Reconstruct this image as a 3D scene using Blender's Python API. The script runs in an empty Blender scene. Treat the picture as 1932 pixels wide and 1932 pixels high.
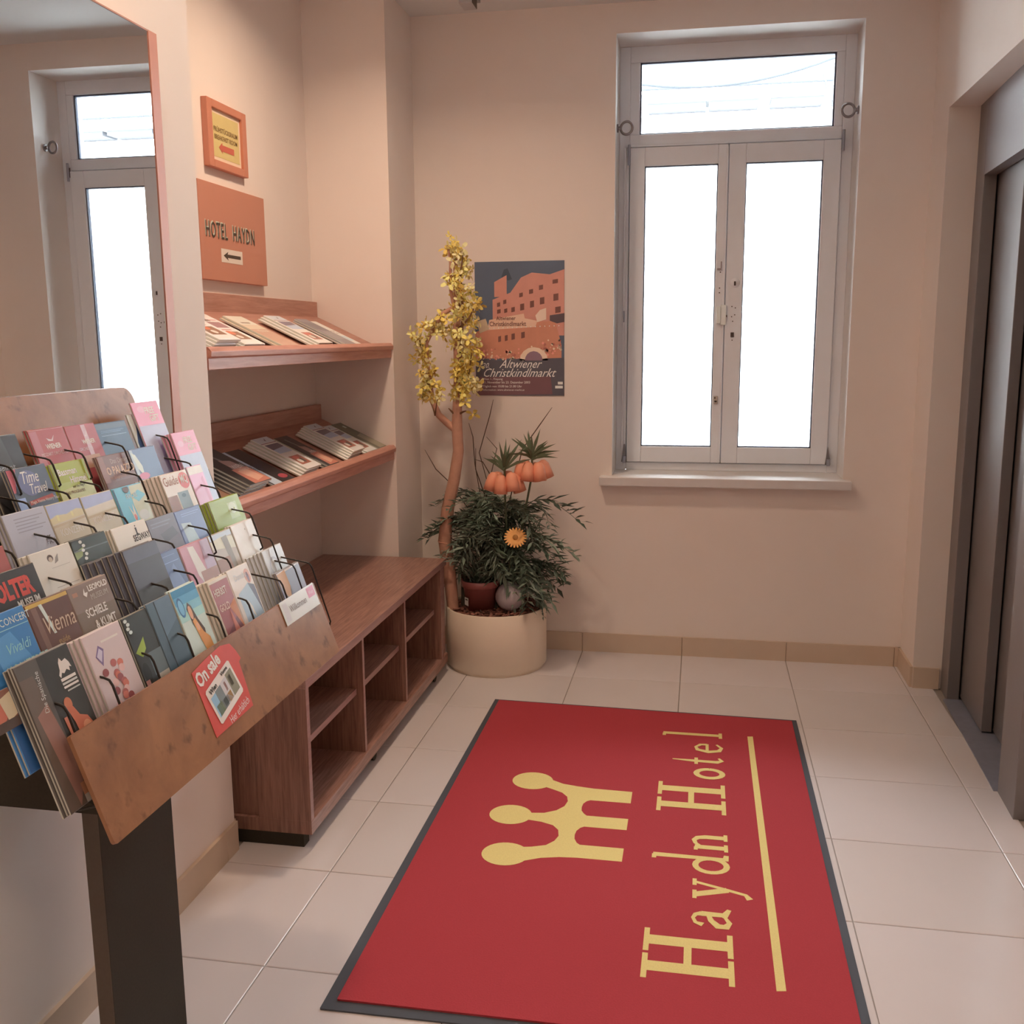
import bpy, math, random
from mathutils import Vector, Matrix
random.seed(7)
SC = bpy.context.scene
COL = SC.collection
PI = math.pi

# ------------------------------------------------------------------ camera
cam_d = bpy.data.cameras.new('camera')
cam = bpy.data.objects.new('camera', cam_d)
COL.objects.link(cam)
SC.camera = cam
cR = Vector((0.98279726, 0.1845499, -0.00713339))
cU = Vector((-0.02497646, 0.17107984, 0.98494054))
cF = Vector((-0.18299105, 0.96781869, -0.1727462))
m = Matrix((cR, cU, -cF)).transposed().to_4x4()
m.translation = (0, 0, 1.42)
cam.matrix_world = m
cam_d.sensor_width = 36
cam_d.lens = 36 * 1875.1 / 1932
cam_d.clip_start = 0.02

# ------------------------------------------------------------------ world, light, exposure
SC.view_settings.view_transform = 'Standard'
SC.view_settings.look = 'None'
SC.view_settings.gamma = 1
SC.view_settings.exposure = 0.14
SC.view_settings.use_curve_mapping = False
SC.cycles.max_bounces = 10
SC.cycles.diffuse_bounces = 6
SC.cycles.glossy_bounces = 5
SC.cycles.transparent_max_bounces = 12
SC.cycles.sample_clamp_indirect = 30
SC.cycles.caustics_reflective = False
SC.cycles.caustics_refractive = False
W = bpy.data.worlds.new('overcast_sky')
SC.world = W
W.use_nodes = True
wb = W.node_tree.nodes['Background']
wb.inputs['Color'].default_value = (0.92, 0.95, 1.0, 1)
wb.inputs['Strength'].default_value = 26.0


def area(name, loc, size, energy, color, rot=(0, 0, 0), sy=None, portal=False, shape='DISK'):
    d = bpy.data.lights.new(name, 'AREA')
    d.shape = shape
    d.size = size
    if sy:
        d.size_y = sy
    d.energy = energy
    d.color = color
    o = bpy.data.objects.new(name, d)
    o.location = loc
    o.rotation_euler = rot
    COL.objects.link(o)
    if portal:
        d.cycles.is_portal = True
    return o


area('window_portal', (0.115, 4.74, 1.73), 0.98, 1, (1, 1, 1), (-PI / 2, 0, 0), 1.84, True, 'RECTANGLE')
WARM = (1.0, 0.72, 0.50)
LAMPS = [(-0.92, 3.15, 10.5, 150), (-0.80, 1.80, 8.5, 180), (0.15, -0.60, 12, 180)]  # last one is an added lamp for general fill, no known source

# ------------------------------------------------------------------ materials


def lin(c):
    c = c / 255.0
    return c / 12.92 if c <= 0.04045 else ((c + 0.055) / 1.055) ** 2.4


WREF = (222, 198, 182)


def alb(rgb, k=0.82):
    return tuple(min(0.9, lin(v) / lin(w) * k) for v, w in zip(rgb, WREF))


_mc = {}


def mat(rgb, rough=0.6, metal=0.0, var=0.04, scale=30, bump=0.0, spec=0.5, raw=False, name=None):
    key = (tuple(rgb), rough, metal, var, scale, bump, spec, raw)
    if key in _mc:
        return _mc[key]
    M = bpy.data.materials.new(name or 'surface')
    M.use_nodes = True
    nt = M.node_tree
    b = nt.nodes['Principled BSDF']
    c = tuple(rgb) if raw else alb(rgb)
    b.inputs['Roughness'].default_value = rough
    b.inputs['Metallic'].default_value = metal
    b.inputs['Specular IOR Level'].default_value = spec
    tc = nt.nodes.new('ShaderNodeTexCoord')
    n = nt.nodes.new('ShaderNodeTexNoise')
    n.inputs['Scale'].default_value = scale
    n.inputs['Detail'].default_value = 4
    nt.links.new(tc.outputs['Object'], n.inputs['Vector'])
    mx = nt.nodes.new('ShaderNodeMix')
    mx.data_type = 'RGBA'
    mx.inputs[6].default_value = tuple(v * (1 - var) for v in c) + (1,)
    mx.inputs[7].default_value = tuple(min(0.95, v * (1 + var)) for v in c) + (1,)
    nt.links.new(n.outputs['Fac'], mx.inputs[0])
    nt.links.new(mx.outputs[2], b.inputs['Base Color'])
    if bump:
        bp = nt.nodes.new('ShaderNodeBump')
        bp.inputs['Strength'].default_value = bump
        bp.inputs['Distance'].default_value = 0.002
        nt.links.new(n.outputs['Fac'], bp.inputs['Height'])
        nt.links.new(bp.outputs['Normal'], b.inputs['Normal'])
    _mc[key] = M
    return M


def wood(c0, c1, scale=(1, 1, 1), rough=0.4, knots=0.0, ck=None, nscale=6, bands=True):
    M = bpy.data.materials.new('wood')
    M.use_nodes = True
    nt = M.node_tree
    b = nt.nodes['Principled BSDF']
    b.inputs['Roughness'].default_value = rough
    tc = nt.nodes.new('ShaderNodeTexCoord')
    mp = nt.nodes.new('ShaderNodeMapping')
    mp.inputs['Scale'].default_value = scale
    nt.links.new(tc.outputs['Object'], mp.inputs['Vector'])
    n = nt.nodes.new('ShaderNodeTexNoise')
    n.inputs['Scale'].default_value = nscale
    n.inputs['Detail'].default_value = 8
    n.inputs['Roughness'].default_value = 0.62
    n.inputs['Distortion'].default_value = 0.4
    nt.links.new(mp.outputs['Vector'], n.inputs['Vector'])
    cr = nt.nodes.new('ShaderNodeValToRGB')
    cr.color_ramp.elements[0].position = 0.32
    cr.color_ramp.elements[1].position = 0.68
    cr.color_ramp.elements[0].color = alb(c0) + (1,)
    cr.color_ramp.elements[1].color = alb(c1) + (1,)
    nt.links.new(n.outputs['Fac'], cr.inputs['Fac'])
    out = cr.outputs['Color']
    if knots:
        n2 = nt.nodes.new('ShaderNodeTexNoise')
        n2.inputs['Scale'].default_value = 26
        n2.inputs['Detail'].default_value = 3
        nt.links.new(tc.outputs['Object'], n2.inputs['Vector'])
        r2 = nt.nodes.new('ShaderNodeValToRGB')
        r2.color_ramp.elements[0].position = 0.60
        r2.color_ramp.elements[0].color = (0, 0, 0, 1)
        r2.color_ramp.elements[1].position = 0.74
        r2.color_ramp.elements[1].color = (knots, knots, knots, 1)
        nt.links.new(n2.outputs['Fac'], r2.inputs['Fac'])
        mx = nt.nodes.new('ShaderNodeMix')
        mx.data_type = 'RGBA'
        mx.inputs[7].default_value = alb(ck) + (1,)
        nt.links.new(r2.outputs['Color'], mx.inputs[0])
        nt.links.new(out, mx.inputs[6])
        out = mx.outputs[2]
    nt.links.new(out, b.inputs['Base Color'])
    return M


WALL = mat((223, 191, 171), 0.85, var=0.02, scale=9, bump=0.08, name='wall_paint')
REVEAL = mat((0.82, 0.80, 0.79), 0.8, raw=True, var=0.015, scale=8, name='reveal_paint')
CEIL = mat((212, 192, 178), 0.9, var=0.01, name='ceiling_paint')
TILE = mat((214, 187, 174), 0.20, var=0.035, scale=5, name='floor_tile')
TILE2 = mat((211, 184, 170), 0.21, var=0.035, scale=5, name='floor_tile_b')
GROUT = mat((150, 128, 112), 0.9, name='grout')
BASE = mat((196, 158, 130), 0.45, var=0.05, scale=7, name='baseboard_tile')
FRAME = mat((220, 200, 200), 0.38, var=0.02, name='window_frame_paint')
GASKET = mat((70, 70, 84), 0.6, name='rubber_gasket')
STEEL = mat((0.27, 0.255, 0.26), 0.42, metal=0.55, raw=True, var=0.03, scale=60, name='brushed_steel')
LIFTP = mat((0.27, 0.25, 0.26), 0.5, metal=0.2, raw=True, var=0.03, scale=60, name='lift_surround')
STEELD = mat((0.30, 0.265, 0.25), 0.38, metal=0.7, raw=True, var=0.03, scale=60, name='dark_steel')
CHROME = mat((0.6, 0.58, 0.57), 0.25, metal=1.0, raw=True, name='chrome')
BLACK = mat((46, 40, 34), 0.55, name='black_lacquer')
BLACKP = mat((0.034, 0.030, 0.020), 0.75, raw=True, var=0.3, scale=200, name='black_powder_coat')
POSTP = mat((0.13, 0.105, 0.085), 0.7, raw=True, var=0.1, scale=200, name='post_near_face')  # lighter tone for the near face of the post
WIRE = mat((0.02, 0.016, 0.014), 0.4, raw=True, name='black_wire')
WALNUT = wood((126, 82, 66), (174, 120, 100), (22, 1.2, 22), 0.33)
WALNUTV = wood((108, 68, 52), (148, 98, 78), (22, 22, 1.2), 0.42)
EDGE = wood((150, 105, 92), (172, 124, 110), (10, 1, 10), 0.4)
CHERRY = wood((182, 114, 92), (202, 132, 108), (14, 1, 14), 0.42)
CHERRYD = wood((162, 104, 84), (186, 126, 104), (14, 1, 14), 0.42)
BURL = wood((132, 82, 54), (166, 108, 72), (1, 1, 1), 0.34, 0.8, (84, 50, 34), 9)
PAPER = mat((236, 224, 206), 0.7, name='paper')
PAGES = mat((196, 178, 158), 0.8, name='page_edges')


def glass_mat():
    M = bpy.data.materials.new('window_glass')
    M.use_nodes = True
    nt = M.node_tree
    nt.nodes.remove(nt.nodes['Principled BSDF'])
    out = nt.nodes['Material Output']
    t = nt.nodes.new('ShaderNodeBsdfTransparent')
    t.inputs['Color'].default_value = (0.95, 0.98, 0.98, 1)
    g = nt.nodes.new('ShaderNodeBsdfGlossy')
    g.inputs['Roughness'].default_value = 0.02
    fr = nt.nodes.new('ShaderNodeFresnel')
    fr.inputs['IOR'].default_value = 1.45
    mx = nt.nodes.new('ShaderNodeMixShader')
    nt.links.new(fr.outputs[0], mx.inputs[0])
    nt.links.new(t.outputs[0], mx.inputs[1])
    nt.links.new(g.outputs[0], mx.inputs[2])
    nt.links.new(mx.outputs[0], out.inputs['Surface'])
    return M


GLASS = glass_mat()


def clear_mat():
    M = GLASS.copy()
    M.name = 'clear_acrylic'
    return M


def mirror_mat():
    M = bpy.data.materials.new('mirror_silver')
    M.use_nodes = True
    b = M.node_tree.nodes['Principled BSDF']
    b.inputs['Base Color'].default_value = (0.86, 0.87, 0.87, 1)
    b.inputs['Metallic'].default_value = 1
    b.inputs['Roughness'].default_value = 0.0
    return M


# ------------------------------------------------------------------ mesh helpers


class MB:
    def __init__(s):
        s.v = []
        s.f = []
        s.mi = []
        s.mats = []
        s.smooth = []

    def m(s, M):
        if M not in s.mats:
            s.mats.append(M)
        return s.mats.index(M)

    def poly(s, pts, M):
        i = len(s.v)
        s.v += [tuple(p) for p in pts]
        s.f.append(tuple(range(i, i + len(pts))))
        s.mi.append(s.m(M))
        s.smooth.append(False)

    def faces(s, verts, faces, M, smooth=False):
        i = len(s.v)
        s.v += [tuple(p) for p in verts]
        k = s.m(M)
        for f in faces:
            s.f.append(tuple(a + i for a in f))
            s.mi.append(k)
            s.smooth.append(smooth)

    def box(s, x0, x1, y0, y1, z0, z1, M, fm=None):
        if x0 > x1: x0, x1 = x1, x0
        if y0 > y1: y0, y1 = y1, y0
        if z0 > z1: z0, z1 = z1, z0
        V = [(x0, y0, z0), (x1, y0, z0), (x1, y1, z0), (x0, y1, z0), (x0, y0, z1), (x1, y0, z1), (x1, y1, z1), (x0, y1, z1)]
        F = dict(b=(0, 3, 2, 1), t=(4, 5, 6, 7), n=(0, 1, 5, 4), e=(1, 2, 6, 5), f=(2, 3, 7, 6), w=(3, 0, 4, 7))
        i = len(s.v)
        s.v += V
        for k, f in F.items():
            s.f.append(tuple(a + i for a in f))
            s.mi.append(s.m((fm or {}).get(k, M)))
            s.smooth.append(False)
        return s

    def prism(s, pts, vec, M, cap=True, Mside=None):
        """extrude planar polygon pts by vec"""
        n = len(pts)
        P = [Vector(p) for p in pts]
        V = P + [p + Vector(vec) for p in P]
        nrm = Vector((0, 0, 0))
        for i in range(n):
            a, b = P[i], P[(i + 1) % n]
            nrm += a.cross(b)
        flip = nrm.dot(Vector(vec)) < 0
        F = []
        for i in range(n):
            j = (i + 1) % n
            q = (i, j, j + n, i + n)
            F.append(q if not flip else q[::-1])
        s.faces(V, F, Mside or M)
        if cap:
            c0 = tuple(range(n))
            c1 = tuple(range(n, 2 * n))
            s.faces(V, [c0[::-1] if not flip else c0, c1 if not flip else c1[::-1]], M)
        return s

    def tube(s, pts, r, M, n=8, cap=True, smooth=True):
        P = [Vector(p) for p in pts]
        R = r if isinstance(r, (list, tuple)) else [r] * len(P)
        V = []
        prev = None
        for i, p in enumerate(P):
            if i == 0: d = P[1] - P[0]
            elif i == len(P) - 1: d = P[-1] - P[-2]
            else: d = (P[i + 1] - P[i]).normalized() + (P[i] - P[i - 1]).normalized()
            d.normalize()
            if prev is None:
                a = d.orthogonal().normalized()
            else:
                a = (prev - d * prev.dot(d)).normalized()
            prev = a
            b = d.cross(a)
            for k in range(n):
                t = 2 * PI * k / n
                V.append(p + (a * math.cos(t) + b * math.sin(t)) * R[i])
        F = []
        for i in range(len(P) - 1):
            for k in range(n):
                k2 = (k + 1) % n
                F.append((i * n + k, i * n + k2, (i + 1) * n + k2, (i + 1) * n + k))
        s.faces(V, F, M, smooth)
        if cap:
            L = (len(P) - 1) * n
            s.faces(V, [tuple(range(n))[::-1], tuple(range(L, L + n))], M)
        return s

    def lathe(s, prof, M, c=(0, 0, 0), n=40, smooth=True):
        V = []
        for r, z in prof:
            for k in range(n):
                t = 2 * PI * k / n
                V.append((c[0] + r * math.cos(t), c[1] + r * math.sin(t), c[2] + z))
        F = []
        for i in range(len(prof) - 1):
            for k in range(n):
                k2 = (k + 1) % n
                F.append((i * n + k, i * n + k2, (i + 1) * n + k2, (i + 1) * n + k))
        s.faces(V, F, M, smooth)
        return s

    def torus(s, c, ax, R, r, M, n=24, k=8):
        ax = Vector(ax).normalized()
        a = ax.orthogonal().normalized()
        b = ax.cross(a)
        V = []
        for i in range(n):
            t = 2 * PI * i / n
            d = a * math.cos(t) + b * math.sin(t)
            for j in range(k):
                u = 2 * PI * j / k
                V.append(Vector(c) + d * (R + r * math.cos(u)) + ax * (r * math.sin(u)))
        F = [(i * k + j, ((i + 1) % n) * k + j, ((i + 1) % n) * k + (j + 1) % k, i * k + (j + 1) % k) for i in range(n) for j in range(k)]
        s.faces(V, F, M, True)
        return s

    def build(s, name, parent=None, org=None, bevel=0.0, seg=2):
        if org is None:
            org = tuple(parent.location) if (parent is not None and parent.parent is None) else (0, 0, 0)
            if parent is not None and parent.parent is not None:
                org = tuple(parent.parent.location + parent.location)
        me = bpy.data.meshes.new(name)
        ox, oy, oz = org
        me.from_pydata([(x - ox, y - oy, z - oz) for x, y, z in s.v], [], s.f)
        for M in s.mats:
            me.materials.append(M)
        for p, i, sm in zip(me.polygons, s.mi, s.smooth):
            p.material_index = i
            p.use_smooth = sm
        me.update()
        o = bpy.data.objects.new(name, me)
        COL.objects.link(o)
        if parent is not None:
            o.parent = parent
        else:
            o.location = org
        if bevel:
            b = o.modifiers.new('bevel', 'BEVEL')
            b.width = bevel
            b.segments = seg
            b.limit_method = 'ANGLE'
        return o


def empty(name, loc=(0, 0, 0), rot=None):
    o = bpy.data.objects.new(name, None)
    o.location = loc
    if rot is not None:
        o.rotation_euler = rot
    o.empty_display_size = 0.05
    COL.objects.link(o)
    return o


def tag(o, label=None, cat=None, group=None, kind=None):
    if label: o['label'] = label
    if cat: o['category'] = cat
    if group: o['group'] = group
    if kind: o['kind'] = kind
    return o


def dup(root):
    r = root.copy()
    COL.objects.link(r)
    for ch in list(root.children):
        c = ch.copy()
        COL.objects.link(c)
        c.parent = r
        for g in list(ch.children):
            d = g.copy()
            COL.objects.link(d)
            d.parent = c
    return r


_tc = {}


def text_mesh(body, size, shear=0.0, bold=0.0, align='LEFT', space=1.0):
    key = (body, round(size, 5), shear, bold, align, space)
    if key in _tc:
        return _tc[key]
    cu = bpy.data.curves.new('t', 'FONT')
    cu.body = body
    cu.size = size
    cu.shear = shear
    cu.offset = bold
    cu.align_x = align
    cu.space_character = space
    cu.resolution_u = 2
    o = bpy.data.objects.new('t', cu)
    COL.objects.link(o)
    dg = bpy.context.evaluated_depsgraph_get()
    dg.update()
    me = o.evaluated_get(dg).to_mesh()
    V = [tuple(v.co) for v in me.vertices]
    F = [tuple(p.vertices) for p in me.polygons]
    o.evaluated_get(dg).to_mesh_clear()
    bpy.data.objects.remove(o)
    bpy.data.curves.remove(cu)
    _tc[key] = (V, F)
    return V, F


def put_text(mb, body, M, fx, size, sx=1.0, rot=0.0, **kw):
    """fx maps local (x,y) -> world point"""
    V, F = text_mesh(body, size, **kw)
    c, s_ = math.cos(rot), math.sin(rot)
    mb.faces([fx(x * sx * c - y * s_, x * sx * s_ + y * c) for x, y, z in V], F, M)


# ------------------------------------------------------------------ the room
XL, XN, XP, XR = -1.26, -1.60, -1.254, 0.881
YA, YB, YW, YJ = 2.418, 4.01, 4.383, 4.116
ZC = 2.77
YBK = -2.6

# floor slab with individual tiles
fl = MB()
fl.box(-1.9, 1.45, YBK - 0.2, 4.8, -0.12, -0.004, GROUT)
floor = tag(fl.build('floor'), kind='structure')
xs = [-1.854, -1.402, -0.952, -0.502, -0.052, 0.402, 0.859, 1.31]
ys = [1.93 + 0.4175 * k for k in range(-11, 7)]
tile_cache = {}
for i in range(len(xs) - 1):
    for j in range(len(ys) - 1):
        x0, x1, y0, y1 = xs[i], xs[i + 1], ys[j], ys[j + 1]
        cx0, cx1, cy1 = max(x0, XN + 0.001), min(x1, 0.962), min(y1, YW)
        if y0 < 2.41: cx0 = max(cx0, XL + 0.001)
        if y1 <= 2.4: cx1 = min(cx1, XR)
        if cx1 - cx0 < 0.03 or cy1 - y0 < 0.03: continue
        key = (round(cx1 - cx0, 3), round(cy1 - y0, 3), (i * 3 + j * 5) % 3 == 0)
        if key not in tile_cache:
            t = MB()
            g = 0.0013
            w, d = cx1 - cx0, cy1 - y0
            e = 0.002
            M = TILE2 if key[2] else TILE
            V = [(g, g, -0.004), (w - g, g, -0.004), (w - g, d - g, -0.004), (g, d - g, -0.004),
                 (g, g, -0.001), (w - g, g, -0.001), (w - g, d - g, -0.001), (g, d - g, -0.001),
                 (g + e, g + e, 0), (w - g - e, g + e, 0), (w - g - e, d - g - e, 0), (g + e, d - g - e, 0)]
            F = [(8, 9, 10, 11)]
            for k in range(4):
                k2 = (k + 1) % 4
                F += [(k, k2, k2 + 4, k + 4), (k + 4, k2 + 4, k2 + 8, k + 8)]
            t.faces(V, F, M)
            o = t.build('tile', floor)
            tile_cache[key] = o.data
        else:
            o = bpy.data.objects.new('tile', tile_cache[key])
            COL.objects.link(o)
            o.parent = floor
        o.location = (cx0, y0, 0)

c = MB()
c.box(-1.9, 1.6, YBK - 0.2, 4.75, ZC, ZC + 0.15, CEIL)
tag(c.build('ceiling'), kind='structure')

w = MB()
w.prism([(XL, YBK, 0), (XL, YA, 0), (XN, YA, 0), (XN, YB, 0), (XP, YB, 0), (XP, YW, 0), (-1.9, YW, 0), (-1.9, YBK, 0)], (0, 0, ZC), WALL)
tag(w.build('wall_left'), kind='structure')
w = MB()
w.box(-1.9, 1.6, YBK - 0.2, YBK, 0, ZC, WALL)
tag(w.build('wall_front'), kind='structure')

# back wall with the window opening
WL, WR, WB, WT = -0.376, 0.607, 0.774, 2.652
w = MB()
y0, y1 = YW, 4.75
w.box(-1.9, WL, y0, y1, 0, ZC, WALL, dict(e=REVEAL))
w.box(WR, 1.6, y0, y1, 0, ZC, WALL, dict(w=REVEAL))
w.box(WL, WR, y0, y1, 0, WB, WALL, dict(t=REVEAL))
w.box(WL, WR, y0, y1, WT, ZC, WALL, dict(b=REVEAL))
tag(w.build('wall_back'), kind='structure')

# right wall with the lift recess
w = MB()
YN = 2.40
w.box(XR, 1.6, YBK, YN, 0, ZC, WALL)
w.box(XR, 1.6, YJ, YW, 0, ZC, WALL)
w.box(XR, 1.6, YN, YJ, 2.249, ZC, WALL)
w.box(1.005, 1.6, YN, 2.99, 0, 2.249, WALL)
tag(w.build('wall_right'), kind='structure')

# baseboards of cut tiles


def base_run(name, p0, p1, nrm, cuts, h=0.086):
    root = tag(empty(name, (p0[0], p0[1], 0)), kind='structure')
    a, b = Vector((p0[0], p0[1], 0)), Vector((p1[0], p1[1], 0))
    L = (b - a).length
    d = (b - a) / L
    n = Vector((nrm[0], nrm[1], 0)) * 0.011
    ts = [0] + [c for c in cuts if 0 < c < L] + [L]
    for t0, t1 in zip(ts[:-1], ts[1:]):
        q0, q1 = a + d * (t0 + 0.0008), a + d * (t1 - 0.0008)
        mb = MB()
        mb.prism([q0, q1, q1 + n, q0 + n], (0, 0, h), BASE)
        mb.build('tile', root, bevel=0.0012, seg=1)
    return root


base_run('baseboard_back', (XP, YW), (XR, YW), (0, -1), [0.30, 0.752, 1.202, 1.656, 2.11])
base_run('baseboard_left', (XL, YBK), (XL, YA), (1, 0), [0.45 * k for k in range(1, 12)])
base_run('baseboard_niche', (XL, YA), (XN, YA), (0, 1), [])
base_run('baseboard_corner', (XP, YB), (XP, YW), (1, 0), [])
base_run('baseboard_right', (XR, YJ), (XR, YW), (-1, 0), [])
base_run('baseboard_jamb', (XR, YJ), (0.983, YJ), (0, -1), [])
base_run('baseboard_near', (XR, YBK), (XR, YN), (-1, 0), [0.45 * k for k in range(1, 11)])

# ------------------------------------------------------------------ window
win = tag(empty('window_1', (0.115, 4.588, WB)), kind='structure')
YF = 4.588
f = MB()
f.box(WL, -0.330, YF, YF + 0.07, 0.815, WT, FRAME)
f.box(0.562, WR, YF, YF + 0.07, 0.815, WT, FRAME)
f.box(-0.330, 0.562, YF, YF + 0.07, 0.815, 0.850, FRAME)
f.box(-0.330, 0.562, YF, YF + 0.07, 2.587, WT, FRAME)
f.box(-0.330, 0.562, YF, YF + 0.07, 2.238, 2.290, FRAME)
f.box(-0.330, -0.288, YF, YF + 0.07, 2.290, 2.587, FRAME)
f.box(0.527, 0.562, YF, YF + 0.07, 2.290, 2.587, FRAME)
for q in ((-0.338, -0.305, 0.85, 2.24), (0.078, 0.114, 0.85, 2.24), (0.540, 0.570, 0.85, 2.24)):
    f.box(q[0], q[1], YF + 0.047, YF + 0.068, q[2], q[3], FRAME)
f.box(-0.33, 0.562, YF + 0.047, YF + 0.068, 0.846, 0.875, FRAME)
f.box(-0.33, 0.562, YF + 0.047, YF + 0.068, 2.215, 2.242, FRAME)
f.build('window_frame', win, bevel=0.003)
f = MB()
# raised moulding lines on the frame
f.box(-0.352, -0.342, YF - 0.012, YF, 0.83, 2.235, FRAME)
f.box(-0.352, 0.09, YF - 0.010, YF, 2.236, 2.246, FRAME)
f.build('moulding', win, bevel=0.002)
g = MB()
for a, b, c_, d in [(-0.288, 0.527, 2.290, 2.587)]:
    t = 0.006
    g.box(a, a + t, YF + 0.012, YF + 0.03, c_, d, GASKET)
    g.box(b - t, b, YF + 0.012, YF + 0.03, c_, d, GASKET)
    g.box(a, b, YF + 0.012, YF + 0.03, c_, c_ + t, GASKET)
    g.box(a, b, YF + 0.012, YF + 0.03, d - t, d, GASKET)
g.build('gasket', win)
g = MB()
g.box(-0.288, 0.527, YF + 0.02, YF + 0.024, 2.290, 2.587, GLASS)
g.build('pane', win)


def sash(x0, x1, z0, z1, px0, px1, pz0, pz1):
    s = MB()
    ya, yb = YF - 0.018, YF + 0.045
    s.box(x0, px0, ya, yb, z0, z1, FRAME)
    s.box(px1, x1, ya, yb, z0, z1, FRAME)
    s.box(px0, px1, ya, yb, z0, pz0, FRAME)
    s.box(px0, px1, ya, yb, pz1, z1, FRAME)
    o = s.build('sash', win, bevel=0.003)
    g = MB()
    t = 0.0045
    g.box(px0, px0 + t, ya + 0.01, ya + 0.03, pz0, pz1, GASKET)
    g.box(px1 - t, px1, ya + 0.01, ya + 0.03, pz0, pz1, GASKET)
    g.box(px0, px1, ya + 0.01, ya + 0.03, pz0, pz0 + t, GASKET)
    g.box(px0, px1, ya + 0.01, ya + 0.03, pz1 - t, pz1, GASKET)
    g.build('gasket', o)
    g = MB()
    g.box(px0, px1, ya + 0.024, ya + 0.028, pz0, pz1, GLASS)
    g.build('pane', o)
    return o


s1 = sash(-0.326, 0.0945, 0.854, 2.233, -0.262, 0.053, 0.926, 2.154)
s2 = sash(0.0975, 0.560, 0.854, 2.233, 0.170, 0.489, 0.926, 2.154)
LOCK = mat((224, 214, 208), 0.3, name='white_latch')
DARKH = mat((78, 62, 56), 0.6, name='dark_hole')
ya = YF - 0.018
# moulding strip between the sashes
h = MB()
h.box(0.086, 0.0955, ya - 0.008, ya, 0.86, 2.22, FRAME)
h.build('cover_strip', s1, bevel=0.002)
h = MB()
h.box(0.062, 0.079, ya - 0.022, ya - 0.002, 1.475, 1.548, LOCK)
h.box(0.079, 0.104, ya - 0.014, ya - 0.002, 1.468, 1.556, LOCK)
h.box(0.104, 0.108, ya - 0.012, ya - 0.002, 1.502, 1.512, DARKH)
h.build('latch', s1, bevel=0.002)
h = MB()
h.lathe([(0, 0.006), (0.013, 0.006), (0.015, 0.003), (0.019, 0.003), (0.021, 0)], FRAME, n=24)
V = [(0.139 + x, ya - z, 1.650 + y) for x, y, z in h.v]
h.v = V
h.box(0.134, 0.142, ya - 0.009, ya - 0.004, 1.638, 1.656, DARKH)
h.build('escutcheon', s2)
h = MB()
h.box(0.126, 0.140, ya - 0.004, ya - 0.0005, 1.416, 1.436, DARKH)
h.build('keyhole', s2)
h = MB()
for x, z in ((0.126, 1.546), (0.141, 1.540), (0.126, 1.502), (0.139, 1.510), (0.131, 1.482), (0.131, 1.40)):
    h.box(x, x + 0.0045, ya - 0.002, ya, z, z + 0.0045, DARKH)
h.build('screw_hole', s2)
h = MB()
for x, z in ((0.070, 1.626), (0.070, 1.606), (0.072, 1.694)):
    h.box(x, x + 0.005, ya - 0.002, ya, z, z + 0.005, DARKH)
h.box(0.060, 0.079, ya - 0.008, ya, 1.706, 1.713, mat((150, 125, 118), 0.5))
h.box(0.075, 0.080, ya - 0.006, ya, 1.713, 1.742, mat((150, 125, 118), 0.5))
h.build('bracket', s1)
h = MB()
h.box(0.060, 0.078, ya - 0.007, ya, 1.122, 1.156, CHROME)
h.box(0.064, 0.074, ya - 0.009, ya - 0.006, 1.128, 1.136, DARKH)
h.box(0.063, 0.068, ya - 0.009, ya - 0.006, 1.144, 1.152, DARKH)
h.build('lock_plate', s1, bevel=0.001)
HIN = mat((150, 138, 140), 0.4, metal=0.3)
for x, z in ((-0.330, 2.16), (0.566, 2.185)):
    h = MB()
    h.tube([(x, ya - 0.006, z), (x, ya - 0.006, z + 0.085)], 0.006, HIN, 10)
    h.box(x - 0.004, x + 0.004, ya - 0.004, ya + 0.01, z + 0.02, z + 0.065, DARKH)
    h.build('hinge', win)
for x, s_ in ((-0.336, 1), (0.566, -1)):
    h = MB()
    h.prism([(x - 0.014, ya - 0.004, 0.853), (x + 0.010, ya - 0.004, 0.853), (x + 0.008, ya - 0.004, 0.878), (x + 0.003 * s_, ya - 0.004, 0.935), (x - 0.003, ya - 0.004, 0.935), (x - 0.010, ya - 0.004, 0.880)], (0, 0.008, 0), mat((120, 105, 100), 0.5, metal=0.3))
    h.tube([(x, ya - 0.010, 0.850), (x, ya - 0.010, 0.880)], 0.008, HIN, 10)
    h.build('corner_hinge', win)
h = MB()
h.box(-0.349, -0.342, YF - 0.015, YF - 0.0119, 1.485, 1.535, HIN)
h.build('magnet_contact', win)

SILL = mat((206, 182, 168), 0.35, var=0.08, scale=14, name='sill_stone')
s = MB()
s.box(-0.428, 0.636, 4.325, YF + 0.01, 0.775, 0.815, SILL, dict(t=REVEAL))
tag(s.build('window_sill', bevel=0.004), kind='structure', label='pale stone window sill under the window', cat='window sill')

for nm, x, z, sg, lb in (('l', WL, 2.295, 1, 'steel ring bolt fixed in the left side of the window recess'), ('r', WR, 2.325, -1, 'steel ring bolt fixed in the right side of the window recess')):
    r = tag(empty('ring_bolt', (x, 4.46, z)), lb, 'ring bolt', 'ring bolts in the window recess')
    RB = mat((0.28, 0.26, 0.27), 0.45, metal=0.6, raw=True)
    h = MB()
    h.torus((x + sg * 0.041, 4.46, z), (0.25 * sg, 1, 0), 0.026, 0.0055, RB)
    h.build('ring', r)
    h = MB()
    h.tube([(x, 4.46, z), (x + sg * 0.006, 4.46, z)], 0.017, RB, 14)
    h.tube([(x, 4.46, z), (x + sg * 0.016, 4.46, z)], 0.008, RB, 10)
    h.build('bolt', r)

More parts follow.
